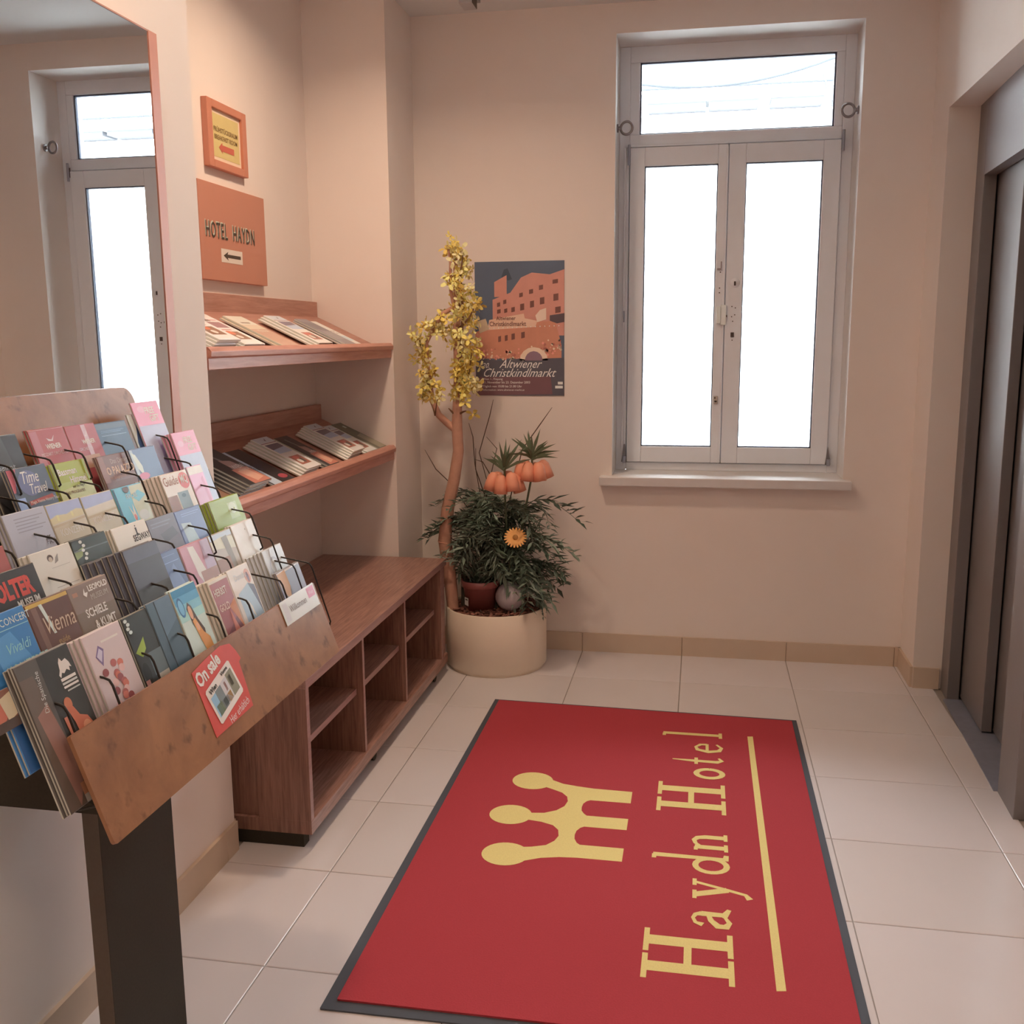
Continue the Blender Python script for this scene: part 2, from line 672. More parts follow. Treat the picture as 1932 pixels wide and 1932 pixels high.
# outside: pale facade across the courtyard with a gutter and a hanging cable
OUTW = mat((0.50, 0.51, 0.50), 0.9, raw=True, var=0.03, scale=2, name='outside_render')
b = tag(empty('facade', (0, 9, 0)), 'white rendered facade across the courtyard behind the window panes', 'building')
o = MB()
o.box(-9, 9, 9, 9.4, -0.75, 3.26, OUTW)
o.build('wall', b)
o = MB()
o.box(-9, 9, 4.80, 9.0, -0.75, -0.65, mat((0.55, 0.55, 0.53), 0.9, raw=True))
o.build('yard_paving', b)
o = MB()
o.box(-9, 9, 8.74, 9.05, 3.33, 3.39, mat((0.30, 0.31, 0.33), 0.8, raw=True))
o.build('cornice', b)
o = MB()
for k in range(36):
    x0_ = -9 + 0.5 * k
    o.box(x0_ + 0.01, x0_ + 0.44 + 0.05 * math.sin(k * 2.3), 8.80, 9.05, 3.290, 3.33, mat((0.075, 0.078, 0.09), 0.9, raw=True))
tag(o.build('eaves_shadow', b), kind='stuff')  # dark blocks painting the soffit's shadow under the cornice
o = MB()
o.tube([(-9, 8.66, 3.415), (9, 8.66, 3.415)], 0.016, mat((0.03, 0.036, 0.05), 0.7, raw=True), 8)
o.build('gutter', b)
o = MB()
o.tube([(0.93, 8.66, 3.35), (0.90, 8.66, 3.47)], 0.014, mat((0.03, 0.036, 0.05), 0.7, raw=True), 8)
o.build('gutter_bracket', b)
o = MB()
o.prism([(-9, 8.72, 3.42), (9, 8.72, 3.42), (9, 12.0, 6.1), (-9, 12.0, 6.1)], (0, 0, 0.05), mat((0.50, 0.50, 0.51), 0.8, raw=True))
o.build('roof', b)
o = MB()
o.tube([(-0.8 + 0.12 * k, 7.6, 3.165 + 0.19 * (-0.8 + 0.12 * k + 0.02) ** 2) for k in range(22)], 0.009, mat((0.02, 0.024, 0.03), 0.8, raw=True), 6)
tag(o.build('cable'), 'thin cable sagging outside the top window pane', 'cable')

# ------------------------------------------------------------------ lift doors
lift = tag(empty('door_1', (1.0, 3.5, 0)), kind='structure')


def lx(y):
    return 0.945 + (y - 2.975) * 0.0400


def slab(name, ya_, yb_, z0, z1, xa, xb, M, bevel=0.002, fm=None):
    """a plate following the slightly turned lift plane; xa, xb offsets from its face"""
    mb = MB()
    V = [(lx(ya_) + xa, ya_, z0), (lx(ya_) + xb, ya_, z0), (lx(yb_) + xb, yb_, z0), (lx(yb_) + xa, yb_, z0)]
    mb.prism(V, (0, 0, z1 - z0), M)
    return mb.build(name, lift, bevel=bevel)


slab('door_post', 3.985, YJ, 0.0, 2.249, 0.0, 0.045, STEEL)
slab('door_post', 2.975, 3.164, 0.0, 2.249, 0.0, 0.045, STEEL)
slab('header', 3.164, 3.985, 1.985, 2.249, 0.0, 0.045, LIFTP)
slab('door_panel', 3.640, 4.02, 0.012, 2.03, 0.052, 0.088, STEEL)
slab('door_panel', 3.05, 3.70, 0.012, 2.03, 0.095, 0.125, STEEL)
slab('threshold', 3.164, 3.985, -0.004, 0.004, -0.012, 0.16, mat((0.33, 0.36, 0.45), 0.5, metal=0.5, raw=True, var=0.15, scale=30), 0.001)
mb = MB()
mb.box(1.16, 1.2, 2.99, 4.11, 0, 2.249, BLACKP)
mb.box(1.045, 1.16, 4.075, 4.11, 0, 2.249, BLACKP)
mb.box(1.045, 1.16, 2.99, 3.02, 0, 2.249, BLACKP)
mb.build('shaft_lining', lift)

# ceiling sensor
r = tag(empty('ceiling_sensor', (-0.945, 4.20, ZC)), 'small grey box sensor fixed to the ceiling above the poster', 'sensor')
mb = MB()
mb.box(-0.985, -0.915, 4.16, 4.23, ZC - 0.012, ZC, mat((150, 135, 128), 0.6))
mb.build('base_plate', r)
mb = MB()
mb.box(-0.975, -0.92, 4.10, 4.19, ZC - 0.05, ZC - 0.012, mat((178, 160, 150), 0.6), dict(e=mat((90, 78, 66), 0.6)))
mb.build('housing', r, bevel=0.003)

# ceiling lamps (behind and above the camera's view)
LAMPG = bpy.data.materials.new('lamp_diffuser')
LAMPG.use_nodes = True
_b = LAMPG.node_tree.nodes['Principled BSDF']
_b.inputs['Emission Color'].default_value = WARM + (1,)
_b.inputs['Emission Strength'].default_value = 4
for i, (x, y, e, sp) in enumerate(LAMPS):
    r = tag(empty('ceiling_downlight', (x, y, ZC)), 'round white ceiling downlight ' + ['over the niche shelves', 'over the brochure rack', 'added unseen behind the camera as fill light'][i], 'lamp')
    mb = MB()
    mb.lathe([(0.070, -0.002), (0.074, -0.008), (0.095, -0.006), (0.100, 0)], mat((225, 215, 205), 0.5), (x, y, ZC), 32)
    mb.build('rim', r)
    mb = MB()
    mb.lathe([(0.0, -0.003), (0.070, -0.003)], LAMPG, (x, y, ZC), 32)
    mb.build('diffuser', r)
    l_ = area('lamp_light', (x, y, ZC - 0.012), 0.13, e, WARM)
    l_.data.spread = math.radians(sp)

# ------------------------------------------------------------------ mirror
r = tag(empty('wall_mirror', (XL, 1.6, 0.95)), 'large wall mirror with a wooden side strip reflecting the window', 'mirror')
mb = MB()
mb.box(XL, XL + 0.018, 0.85, 2.196, 0.95, 2.104, mirror_mat(), dict(n=CHERRYD, f=CHERRYD, t=CHERRYD, b=CHERRYD, w=CHERRYD))
mb.build('mirror_glass', r)
mb = MB()
mb.box(XL, XL + 0.020, 2.197, 2.232, 0.95, 2.108, mat((196, 122, 98), 0.4))
mb.build('side_strip', r)
mb = MB()
mb.box(XL, XL + 0.0195, 0.85, 2.232, 2.1045, 2.108, CHERRYD)
mb.build('top_edge', r)

# ------------------------------------------------------------------ signs in the niche
xs_ = -1.578
r = tag(empty('framed_notice', (XN, 3.27, 1.98)), 'small framed yellow notice with red arrow above the hotel sign', 'notice')
FR = mat((190, 112, 84), 0.4, var=0.08, scale=20)
ya_, yb_, za_, zb_ = 3.128, 3.412, 1.978, 2.191
mb = MB()
t = 0.034
mb.box(XN, xs_, ya_, ya_ + t, za_, zb_, FR)
mb.box(XN, xs_, yb_ - t, yb_, za_, zb_, FR)
mb.box(XN, xs_, ya_ + t, yb_ - t, za_, za_ + 0.025, FR)
mb.box(XN, xs_, ya_ + t, yb_ - t, zb_ - 0.025, zb_, FR)
mb.build('frame', r, bevel=0.002)
mb = MB()
mb.box(XN, xs_ - 0.010, ya_ + t, yb_ - t, za_ + 0.025, zb_ - 0.025, mat((222, 182, 150), 0.5))
mb.build('backing', r)
mb = MB()
mb.box(xs_ - 0.010, xs_ - 0.0095, ya_ + t + 0.012, yb_ - t - 0.012, za_ + 0.038, zb_ - 0.038, mat((204, 168, 106), 0.5))
mb.build('yellow_sheet', r)
mb = MB()
yel = lambda x, y: (xs_ - 0.0088, 3.270 + x, 2.085 + y)
INK = mat((128, 92, 54), 0.6)
put_text(mb, 'FRÜHSTÜCKSRAUM', INK, lambda x, y: yel(x, y + 0.012), 0.021, sx=0.93, align='CENTER', bold=0.0004)
put_text(mb, 'BREAKFAST ROOM', INK, lambda x, y: yel(x, y - 0.012), 0.021, sx=0.93, align='CENTER', bold=0.0004)
mb.build('lettering', r)
mb = MB()
mb.poly([yel(a, b) for a, b in ((-0.055, -0.036), (-0.03, -0.018), (-0.03, -0.026), (0.055, -0.026), (0.055, -0.046), (-0.03, -0.046), (-0.03, -0.054))], mat((188, 88, 66), 0.6))
mb.build('arrow', r)

r = tag(empty('hotel_sign', (XN, 3.275, 1.61)), 'terracotta square board with dark raised hotel name and arrow', 'sign')
mb = MB()
mb.box(XN, xs_, 3.035, 3.527, 1.614, 1.924, mat((186, 114, 88), 0.45, var=0.05, scale=6))
mb.build('board', r, bevel=0.0015)
LET = mat((66, 50, 38), 0.5)
LETS = mat((205, 190, 165), 0.5)
mb = MB()
put_text(mb, 'HOTEL  HAYDN', LETS, lambda x, y: (xs_ + 0.0006, 3.250 + x - 0.003, 1.752 + y + 0.002), 0.073, sx=0.60, align='CENTER', space=1.2, bold=0.0004)
mb.build('letter_edge', r)
mb = MB()
V, F = text_mesh('HOTEL  HAYDN', 0.073, bold=0.0006, align='CENTER', space=1.2)
P0 = [(xs_ + 0.0018, 3.250 + x * 0.60, 1.750 + y) for x, y, z in V]
par = list(range(len(P0)))


def root_(i):
    while par[i] != i: i = par[i]
    return i


for f_ in F:
    for a_ in f_[1:]:
        par[root_(a_)] = root_(f_[0])
isl = {}
for f_ in F: isl.setdefault(root_(f_[0]), []).append(f_)
for k_ in isl:
    lm = MB()
    lm.faces(P0, isl[k_], LET)
    us = sorted({a_ for f_ in isl[k_] for a_ in f_})
    mp_ = {a_: i for i, a_ in enumerate(us)}
    lm = MB()
    lm.faces([P0[a_] for a_ in us], [tuple(mp_[a_] for a_ in f_) for f_ in isl[k_]], LET)
    lm.build('letter', r)
mb = MB()
mb = MB()
mb.box(xs_, xs_ + 0.0008, 3.170, 3.327, 1.6755, 1.720, mat((216, 186, 164), 0.5))
mb.build('arrow_label', r)
mb = MB()
q = lambda a, b: (xs_ + 0.0012, 3.25 + a, 1.698 + b)
mb.poly([q(*p) for p in ((-0.064, 0), (-0.030, 0.014), (-0.036, 0.005), (0.062, 0.005), (0.062, -0.006), (-0.036, -0.006), (-0.030, -0.015))], LET)
mb.build('arrow', r)

# ------------------------------------------------------------------ poster on the back wall
r = tag(empty('poster', (-0.788, YW, 1.165)), 'Christmas market poster with floodlit terracotta building on the back wall', 'poster')
PX0, PX1, PZ0, PZ1 = -0.988, -0.590, 1.166, 1.748
mb = MB()
mb.box(PX0, PX1, YW - 0.0022, YW, PZ0, PZ1, mat((88, 92, 104), 0.4))
mb.build('sheet', r)


def pq(u, v, L=0):
    return (PX0 + u * (PX1 - PX0), YW - 0.0024 - 0.00025 * L, PZ1 - v * (PZ1 - PZ0))


pic = MB()
TER = mat((204, 130, 110), 0.45, var=0.12, scale=14)
TER2 = mat((200, 124, 96), 0.45, var=0.14, scale=16)
DRK = mat((92, 72, 74), 0.5)
WIN = mat((120, 72, 62), 0.5)
LIT = mat((238, 190, 160), 0.5)


def pp(pts, M, L):
    pic.poly([pq(a, b, L) for a, b in pts], M)


pp([(0.22, 0.15), (0.36, 0.10), (0.36, 0.26), (0.22, 0.26)], TER, 1)
pp([(0.30, 0.115), (0.33, 0.06), (0.37, 0.05), (0.42, 0.13), (0.38, 0.14)], mat((66, 72, 82), 0.5), 0)
pp([(0.20, 0.28), (0.40, 0.23), (0.52, 0.12), (0.64, 0.085), (0.84, 0.10), (1, 0.065), (1, 0.55), (0.2, 0.55)], TER, 2)
pp([(0.0, 0.52), (0.28, 0.46), (0.90, 0.44), (0.97, 0.62), (0.97, 0.72), (0.0, 0.72)], TER2, 3)
for a, b, wd, hh in ((0.25, 0.305, 0.035, 0.03), (0.32, 0.285, 0.035, 0.03), (0.50, 0.235, 0.04, 0.03), (0.61, 0.21, 0.045, 0.032), (0.72, 0.18, 0.045, 0.034), (0.87, 0.14, 0.06, 0.03), (0.51, 0.315, 0.045, 0.048), (0.62, 0.295, 0.045, 0.048), (0.73, 0.27, 0.05, 0.05), (0.88, 0.245, 0.055, 0.05), (0.25, 0.355, 0.04, 0.03), (0.33, 0.35, 0.035, 0.03), (0.41, 0.34, 0.04, 0.035), (0.90, 0.34, 0.06, 0.045), (0.26, 0.555, 0.032, 0.042), (0.335, 0.548, 0.032, 0.042), (0.41, 0.536, 0.038, 0.045), (0.52, 0.525, 0.04, 0.045)):
    pp([(a, b), (a + wd, b - 0.006), (a + wd, b + hh - 0.006), (a, b + hh)], WIN, 4)
pp([(0.84, 0.40), (1.0, 0.385), (1.0, 0.45), (0.92, 0.46), (0.84, 0.44)], DRK, 4)
pp([(0.16, 0.43), (0.55, 0.385), (0.56, 0.42), (0.70, 0.44), (0.68, 0.485), (0.14, 0.505)], mat((226, 172, 142), 0.5), 4)
pp([(0.68, 0.40), (0.73, 0.36), (0.80, 0.345), (0.80, 0.43), (0.70, 0.45)], mat((228, 186, 160), 0.5), 5)
pp([(0.02, 0.44), (0.12, 0.42), (0.16, 0.50), (0.05, 0.53)], mat((196, 160, 128), 0.5), 5)
for k in range(150):
    a = random.uniform(0.02, 0.97)
    b_ = random.gauss(0.70, 0.030) - (0.05 if a > 0.75 else 0)
    e = random.uniform(0.006, 0.02)
    pp([(a - e, b_), (a, b_ - e * 0.7), (a + e, b_), (a, b_ + e * 0.7)], random.choice([LIT, mat((226, 140, 120), 0.5), mat((180, 100, 84), 0.5)]), 5)
for k in range(16):
    a = 0.16 + 0.052 * k
    pp([(a - .006, 0.492 - .001 * k), (a, 0.486 - .001 * k), (a + .006, 0.492 - .001 * k), (a, 0.498 - .001 * k)], mat((246, 214, 188), 0.5), 5)
pp([(0, 0.735), (0.1, 0.725), (0.3, 0.735), (0.5, 0.72), (0.62, 0.735), (0.8, 0.72), (1, 0.715), (1, 1), (0, 1)], mat((90, 80, 84), 0.5), 6)
pp([(0.58 + 0.16 * math.cos(t * PI / 8) + .08, 0.735 - 0.10 * math.sin(t * PI / 8)) for t in range(9)], LIT, 6)
pp([(0.66 + 0.10 * math.cos(t * PI / 8), 0.735 - 0.07 * math.sin(t * PI / 8)) for t in range(9)], mat((140, 104, 112), 0.5), 7)
pp([(0, 0.90), (0.05, 0.86), (0.85, 0.855), (0.87, 0.99), (0, 1)], mat((120, 78, 78), 0.5), 7)
pp([(0.93, 0.895), (0.985, 0.895), (0.985, 0.915), (0.93, 0.915)], mat((222, 205, 196), 0.5), 8)
pp([(0.90, 0.925), (0.985, 0.925), (0.985, 0.945), (0.90, 0.945)], mat((222, 205, 196), 0.5), 8)
pic.build('picture', r)
tx = MB()
PT = mat((232, 206, 190), 0.5)


def ptext(body, u, v, size, sx=1.0, **kw):
    X = PX0 + u * (PX1 - PX0)
    Z_ = PZ1 - v * (PZ1 - PZ0)
    put_text(tx, body, kw.pop('M', PT), lambda x, y: (X + x, YW - 0.0048, Z_ + y), size, sx=sx, **kw)


ptext('20.', 0.07, 0.79, 0.032, 0.9, shear=0.4)
ptext('Altwiener', 0.27, 0.79, 0.052, 0.88, shear=0.5)
ptext('Christkindlmarkt', 0.07, 0.858, 0.054, 0.88, shear=0.5)
ptext('Wien 1., Freyung', 0.08, 0.882, 0.013)
ptext('21. November bis 23. Dezember 2003', 0.08, 0.908, 0.0145, 0.95, bold=0.0001)
ptext('Täglich von 10.00 bis 21.00 Uhr', 0.08, 0.938, 0.0145, 0.95, bold=0.0001)
ptext('Information: www.altwiener-markt.at', 0.08, 0.964, 0.0125)
tx.build('lettering', r)
tx = MB()
ptext('Altwiener', 0.24, 0.432, 0.024, 0.9, M=WIN, bold=0.0003)
ptext('Christkindlmarkt', 0.16, 0.476, 0.028, 0.86, M=WIN, bold=0.0003)
tx.build('banner_lettering', r)

# ------------------------------------------------------------------ display shelves in the niche


def shelf(zt, label):
    y0, y1 = YA + 0.012, YB - 0.002
    r = tag(empty('display_shelf', (-1.42, 3.2, zt)), label, 'shelf', 'sloping shelves in the niche')
    mb = MB()
    # sloping board
    mb.prism([(-1.578, y0, zt + 0.108), (-1.286, y0, zt - 0.03), (-1.286, y0, zt - 0.048), (-1.578, y0, zt + 0.09)], (0, y1 - y0, 0), CHERRYD)
    mb.build('board', r)
    mb = MB()
    mb.box(XN, -1.578, y0, y1, zt + 0.06, zt + 0.17, CHERRYD)
    mb.build('back_board', r, bevel=0.002)
    mb = MB()
    mb.prism([(-1.286, y0 + 0.012, zt), (-1.262, y0, zt), (-1.252, y0, zt - 0.012), (-1.254, y0, zt - 0.026), (-1.262, y0, zt - 0.029), (-1.262, y0, zt - 0.060), (-1.286, y0 + 0.012, zt - 0.060)], (0, y1 - y0, 0), CHERRY)
    mb.build('front_lip', r, bevel=0.0015)
    mb = MB()
    mb.prism([(-1.578, y0, zt + 0.09), (-1.286, y0, zt - 0.048), (-1.286, y0, zt - 0.06), (-1.578, y0, zt - 0.0)], (0, 0.014, 0), CHERRYD)
    mb.build('end_bracket', r)
    return r


shelf(1.402, 'upper sloping cherrywood magazine shelf below the hotel sign')
shelf(0.978, 'lower sloping cherrywood magazine shelf above the low cabinet')

# ------------------------------------------------------------------ low cabinet
cab = tag(empty('low_cabinet', (-1.32, 3.2, 0)), 'long low walnut cabinet with six open compartments below the shelves', 'cabinet')
x0, x1, y0, y1 = -1.592, -1.042, 2.447, 3.995


def part(name, root, bevel, *boxes):
    mb = MB()
    for b in boxes:
        mb.box(*b)
    return mb.build(name, root, bevel=bevel)


part('top', cab, 0.0015, (x0, x1, y0, y1, 0.474, 0.500, WALNUT))
mb = MB()
mb.box(x1 - 0.0005, x1 + 0.0012, y0, y1, 0.474, 0.500, EDGE)
mb.build('top_edge', cab)
part('base_board', cab, 0.001, (x0, x1, y0, y1, 0.045, 0.085, WALNUT, dict(n=WALNUTV)))
part('side_panel', cab, 0.001, (-1.20, x1, y0, y0 + 0.022, 0.085, 0.474, WALNUTV, dict(e=EDGE)), (x0, -1.20, y0 + 0.012, y0 + 0.022, 0.085, 0.474, WALNUTV))
part('side_panel', cab, 0.001, (x0, x1, 3.895, 3.917, 0.085, 0.474, WALNUTV, dict(e=EDGE)))
part('side_panel', cab, 0.001, (x0, x1 - 0.01, 3.917, y1, 0.085, 0.474, WALNUTV, dict(e=EDGE)))
for yy in (2.930, 3.397):
    part('divider', cab, 0.0008, (x0 + 0.02, x1 - 0.006, yy, yy + 0.018, 0.085, 0.474, WALNUTV, dict(e=EDGE)))
for a, b_ in ((y0 + 0.022, 2.930), (2.948, 3.397), (3.415, 3.895)):
    part('shelf_board', cab, 0.0008, (x0 + 0.02, x1 - 0.03, a, b_, 0.282, 0.302, WALNUT, dict(e=EDGE)))
part('back_panel', cab, 0, (x0, x0 + 0.015, y0 + 0.022, 3.895, 0.085, 0.474, WALNUTV))
part('plinth', cab, 0, (-1.55, x1 - 0.03, y0 + 0.012, y0 + 0.05, 0.0, 0.045, BLACKP))
for yy in (3.06, 3.86):
    mb = MB()
    mb.tube([(x1 - 0.045, yy, 0.022), (x1 - 0.02, yy, 0.022)], 0.022, BLACKP, 16)
    mb.box(x1 - 0.06, x1 - 0.035, yy - 0.012, yy + 0.012, 0.02, 0.045, BLACKP)
    mb.build('caster', cab)
for yy in (3.06, 3.86):
    mb = MB()
    mb.tube([(x0 + 0.03, yy, 0.022), (x0 + 0.055, yy, 0.022)], 0.022, BLACKP, 16)
    mb.box(x0 + 0.055, x0 + 0.075, yy - 0.012, yy + 0.012, 0.02, 0.045, BLACKP)
    mb.build('caster', cab)

# ------------------------------------------------------------------ entrance mat


def rug_mat(rgb, name):
    M = mat(rgb, 0.95, var=0.10, scale=240, bump=0.6, spec=0.15, name=name)
    return M


RED = rug_mat((174, 58, 60), 'red_pile')
GOLD = rug_mat((228, 190, 118), 'gold_pile')
RUB = mat((74, 70, 72), 0.8, name='rubber_border')
rug = tag(empty('entrance_mat', (-0.19, 2.74, 0)), 'red entrance mat with gold crown and hotel lettering on the floor', 'mat')
mb = MB()
O_ = [(-0.770, 1.808), (0.384, 1.828), (0.384, 3.657), (-0.771, 3.688)]
mb.prism([(a, b, 0.0005) for a, b in O_], (0, 0, 0.0035), RUB)
mb.build('rubber_border', rug, bevel=0.0015)
mb = MB()
mb.prism([(a, b, 0.004) for a, b in [(-0.742, 1.838), (0.362, 1.852), (0.366, 3.638), (-0.752, 3.670)]], (0, 0, 0.0045), RED)
mb.build('red_pile', rug, bevel=0.002)
ZR = 0.0088
crown = MB()


def arc(cx, cy, rx, ry, a0, a1, n=10):
    return [(cx + rx * math.cos(math.radians(a0 + (a1 - a0) * k / n)), cy + ry * math.sin(math.radians(a0 + (a1 - a0) * k / n))) for k in range(n + 1)]


def flat(mb, pts, M, z=ZR):
    a = sum(p[0] * q[1] - q[0] * p[1] for p, q in zip(pts, pts[1:] + pts[:1]))
    if a < 0: pts = pts[::-1]
    mb.poly([(x, y, z) for x, y in pts], M)


# balls and body of the crown, in mat coordinates (x across, y along)
body = [(-0.445, 2.476), (-0.40, 2.500), (-0.35, 2.513), (-0.300, 2.518), (-0.178, 2.518), (-0.178, 2.590), (-0.302, 2.590)]
body += arc(-0.302, 2.643, 0.022, 0.053, 270, 90, 8)[0:0] + [(-0.312, 2.600), (-0.321, 2.622), (-0.323, 2.645), (-0.321, 2.668), (-0.312, 2.688), (-0.302, 2.697)]
body += [(-0.178, 2.697), (-0.178, 2.766), (-0.302, 2.766), (-0.312, 2.778), (-0.321, 2.796), (-0.323, 2.818), (-0.321, 2.842), (-0.312, 2.860), (-0.302, 2.868)]
body += [(-0.178, 2.868), (-0.178, 2.947), (-0.300, 2.950), (-0.354, 2.958), (-0.40, 2.968), (-0.448, 2.996)]
body += [(-0.470, 2.945), (-0.43, 2.925), (-0.395, 2.905), (-0.376, 2.880), (-0.370, 2.850), (-0.376, 2.815), (-0.396, 2.785), (-0.430, 2.762), (-0.475, 2.755)]
body += [(-0.475, 2.712), (-0.430, 2.705), (-0.393, 2.690), (-0.374, 2.665), (-0.368, 2.630), (-0.376, 2.600), (-0.396, 2.572), (-0.435, 2.556), (-0.470, 2.548)]
flat(crown, body, GOLD)
for cx, cy, rx, ry in ((-0.500, 2.505, 0.066, 0.062), (-0.528, 2.735, 0.064, 0.061), (-0.500, 2.974, 0.066, 0.062)):
    flat(crown, arc(cx, cy, rx, ry, 0, 350, 30), GOLD, ZR + 0.0003)
crown.build('crown_emblem', rug)
ln = MB()
flat(ln, [(0.197, 2.030), (0.218, 2.034), (0.216, 3.462), (0.197, 3.459)], GOLD)
ln.build('gold_line', rug)

gl = MB()
_lay = [0]


def S(pts, w, s0):
    """stroke in text coordinates (s along the line, t upwards)"""
    P = [Vector(p) for p in pts]
    Wd = w if isinstance(w, (list, tuple)) else [w] * len(P)
    L, R = [], []
    for i, p in enumerate(P):
        if i == 0: d = P[1] - P[0]
        elif i == len(P) - 1: d = P[-1] - P[-2]
        else: d = (P[i + 1] - P[i]).normalized() + (P[i] - P[i - 1]).normalized()
        d.normalize()
        n = Vector((-d.y, d.x)) * (Wd[i] * 1.2 + 0.0012) / 2
        L.append(p + n)
        R.append(p - n)
    _lay[0] = (_lay[0] + 1) % 12
    z = ZR + 0.00006 * _lay[0]
    for i in range(len(P) - 1):
        flat(gl, [(0.107 - q.y, s0 + q.x) for q in (L[i], L[i + 1], R[i + 1], R[i])], GOLD, z)


def gH(s0, w=0.205):
    for c_ in (0.052, w - 0.052):
        S([(c_, 0.0), (c_, 0.205)], 0.030, s0)
        for t_ in (0.005, 0.200):
            S([(c_ - 0.046, t_), (c_ + 0.046, t_)], 0.010, s0)
    S([(0.052, 0.103), (w - 0.052, 0.103)], 0.014, s0)


def ell(cx, cy, rx, ry, n=20):
    return [(cx + rx * math.cos(2 * PI * k / n), cy + ry * math.sin(2 * PI * k / n)) for k in range(n + 1)]


gH(2.022)
gl.build('letter', rug)
gl = MB()
s0 = 2.238
S([(0.066, 0.072), (0.066, 0.014), (0.092, 0.003)], [0.017, 0.017, 0.008], s0)
S([(0.018, 0.068), (0.026, 0.086), (0.045, 0.092), (0.060, 0.086), (0.066, 0.070)], [0.014, 0.008, 0.007, 0.010, 0.016], s0)
S([(0.066, 0.056), (0.038, 0.048), (0.016, 0.032), (0.016, 0.012), (0.034, 0.004), (0.056, 0.014), (0.066, 0.028)], [0.008, 0.012, 0.017, 0.017, 0.010, 0.007, 0.007], s0)
gl.build('letter', rug)
gl = MB()
s0 = 2.370
S([(0.000, 0.089), (0.040, 0.089)], 0.008, s0)
S([(0.020, 0.089), (0.052, 0.005)], 0.018, s0)
S([(0.064, 0.089), (0.096, 0.089)], 0.008, s0)
S([(0.081, 0.089), (0.052, 0.004), (0.036, -0.040), (0.016, -0.050)], [0.008, 0.009, 0.009, 0.014], s0)
gl.build('letter', rug)
gl = MB()
s0 = 2.490
S([(0.086, 0.203), (0.086, 0.006), (0.108, 0.004)], [0.017, 0.017, 0.010], s0)
S([(0.066, 0.200), (0.088, 0.200)], 0.009, s0)
S(ell(0.048, 0.046, 0.036, 0.042), 0.013, s0)
gl.build('letter', rug)
gl = MB()
s0 = 2.616
S([(0.020, 0.090), (0.020, 0.0)], 0.017, s0)
S([(0.002, 0.087), (0.020, 0.087)], 0.008, s0)
S([(0.0, 0.004), (0.040, 0.004)], 0.008, s0)
S([(0.020, 0.070), (0.040, 0.088), (0.058, 0.092), (0.072, 0.082), (0.078, 0.060), (0.078, 0.0)], [0.006, 0.009, 0.011, 0.015, 0.017, 0.017], s0)
S([(0.060, 0.004), (0.098, 0.004)], 0.008, s0)
gl.build('letter', rug)
gl = MB()
gH(2.832, 0.215)
gl.build('letter', rug)
gl = MB()
S(ell(0.040, 0.046, 0.033, 0.042), 0.015, 3.082)
gl.build('letter', rug)
gl = MB()
s0 = 3.192
S([(0.030, 0.168), (0.026, 0.10), (0.024, 0.020), (0.036, 0.004), (0.056, 0.014)], [0.004, 0.014, 0.017, 0.012, 0.006], s0)
S([(0.0, 0.089), (0.052, 0.089)], 0.009, s0)
gl.build('letter', rug)
gl = MB()
S([(0.074, 0.052), (0.072, 0.074), (0.050, 0.091), (0.026, 0.084), (0.012, 0.048), (0.024, 0.012), (0.050, 0.003), (0.078, 0.020)], [0.012, 0.012, 0.008, 0.014, 0.017, 0.015, 0.009, 0.006], 3.286)
S([(0.012, 0.052), (0.078, 0.052)], 0.008, 3.286)
gl.build('letter', rug)
gl = MB()
s0 = 3.412
S([(0.034, 0.207), (0.034, 0.0)], 0.017, s0)
S([(0.012, 0.203), (0.034, 0.203)], 0.009, s0)
S([(0.010, 0.005), (0.058, 0.005)], 0.009, s0)
gl.build('letter', rug)
# ------------------------------------------------------------------ planter and plants
PC = (-0.858, 4.148)
PR = 0.221
r = tag(empty('round_planter', (PC[0], PC[1], 0)), 'low round cream planter in the corner at the end of the cabinet', 'planter')
mb = MB()
CREAM = mat((230, 194, 164), 0.45, var=0.02, name='cream_planter')
mb.lathe([(PR - 0.012, 0.0), (PR - 0.012, 0.012), (PR, 0.018), (PR, 0.266), (PR - 0.004, 0.270), (PR - 0.012, 0.266), (PR - 0.012, 0.22)], CREAM, (PC[0], PC[1], 0), 64)
mb.build('pot_body', r)
mb = MB()
V = []
n1, n2 = 48, 10
SOIL = mat((128, 76, 60), 0.95, var=0.5, scale=60, bump=1.0, name='bark_mulch')
prof = [(PR - 0.012) * k / n2 for k in range(n2 + 1)]
rr = random.Random(3)
vv = [(PC[0], PC[1], 0.256)]
for k in range(1, n2 + 1):
    for j in range(n1):
        t = 2 * PI * j / n1
        vv.append((PC[0] + prof[k] * math.cos(t), PC[1] + prof[k] * math.sin(t), 0.252 + rr.uniform(-0.003, 0.004)))
ff = [(0, 1 + j, 1 + (j + 1) % n1) for j in range(n1)]
for k in range(n2 - 1):
    for j in range(n1):
        a = 1 + k * n1
        ff.append((a + j, a + n1 + j, a + n1 + (j + 1) % n1, a + (j + 1) % n1))
mb.faces(vv, ff, SOIL)
mb.build('soil', r)
mb = MB()
cm = [mat(c, 0.9) for c in ((150, 92, 72), (120, 70, 56), (166, 104, 84), (92, 58, 46))]
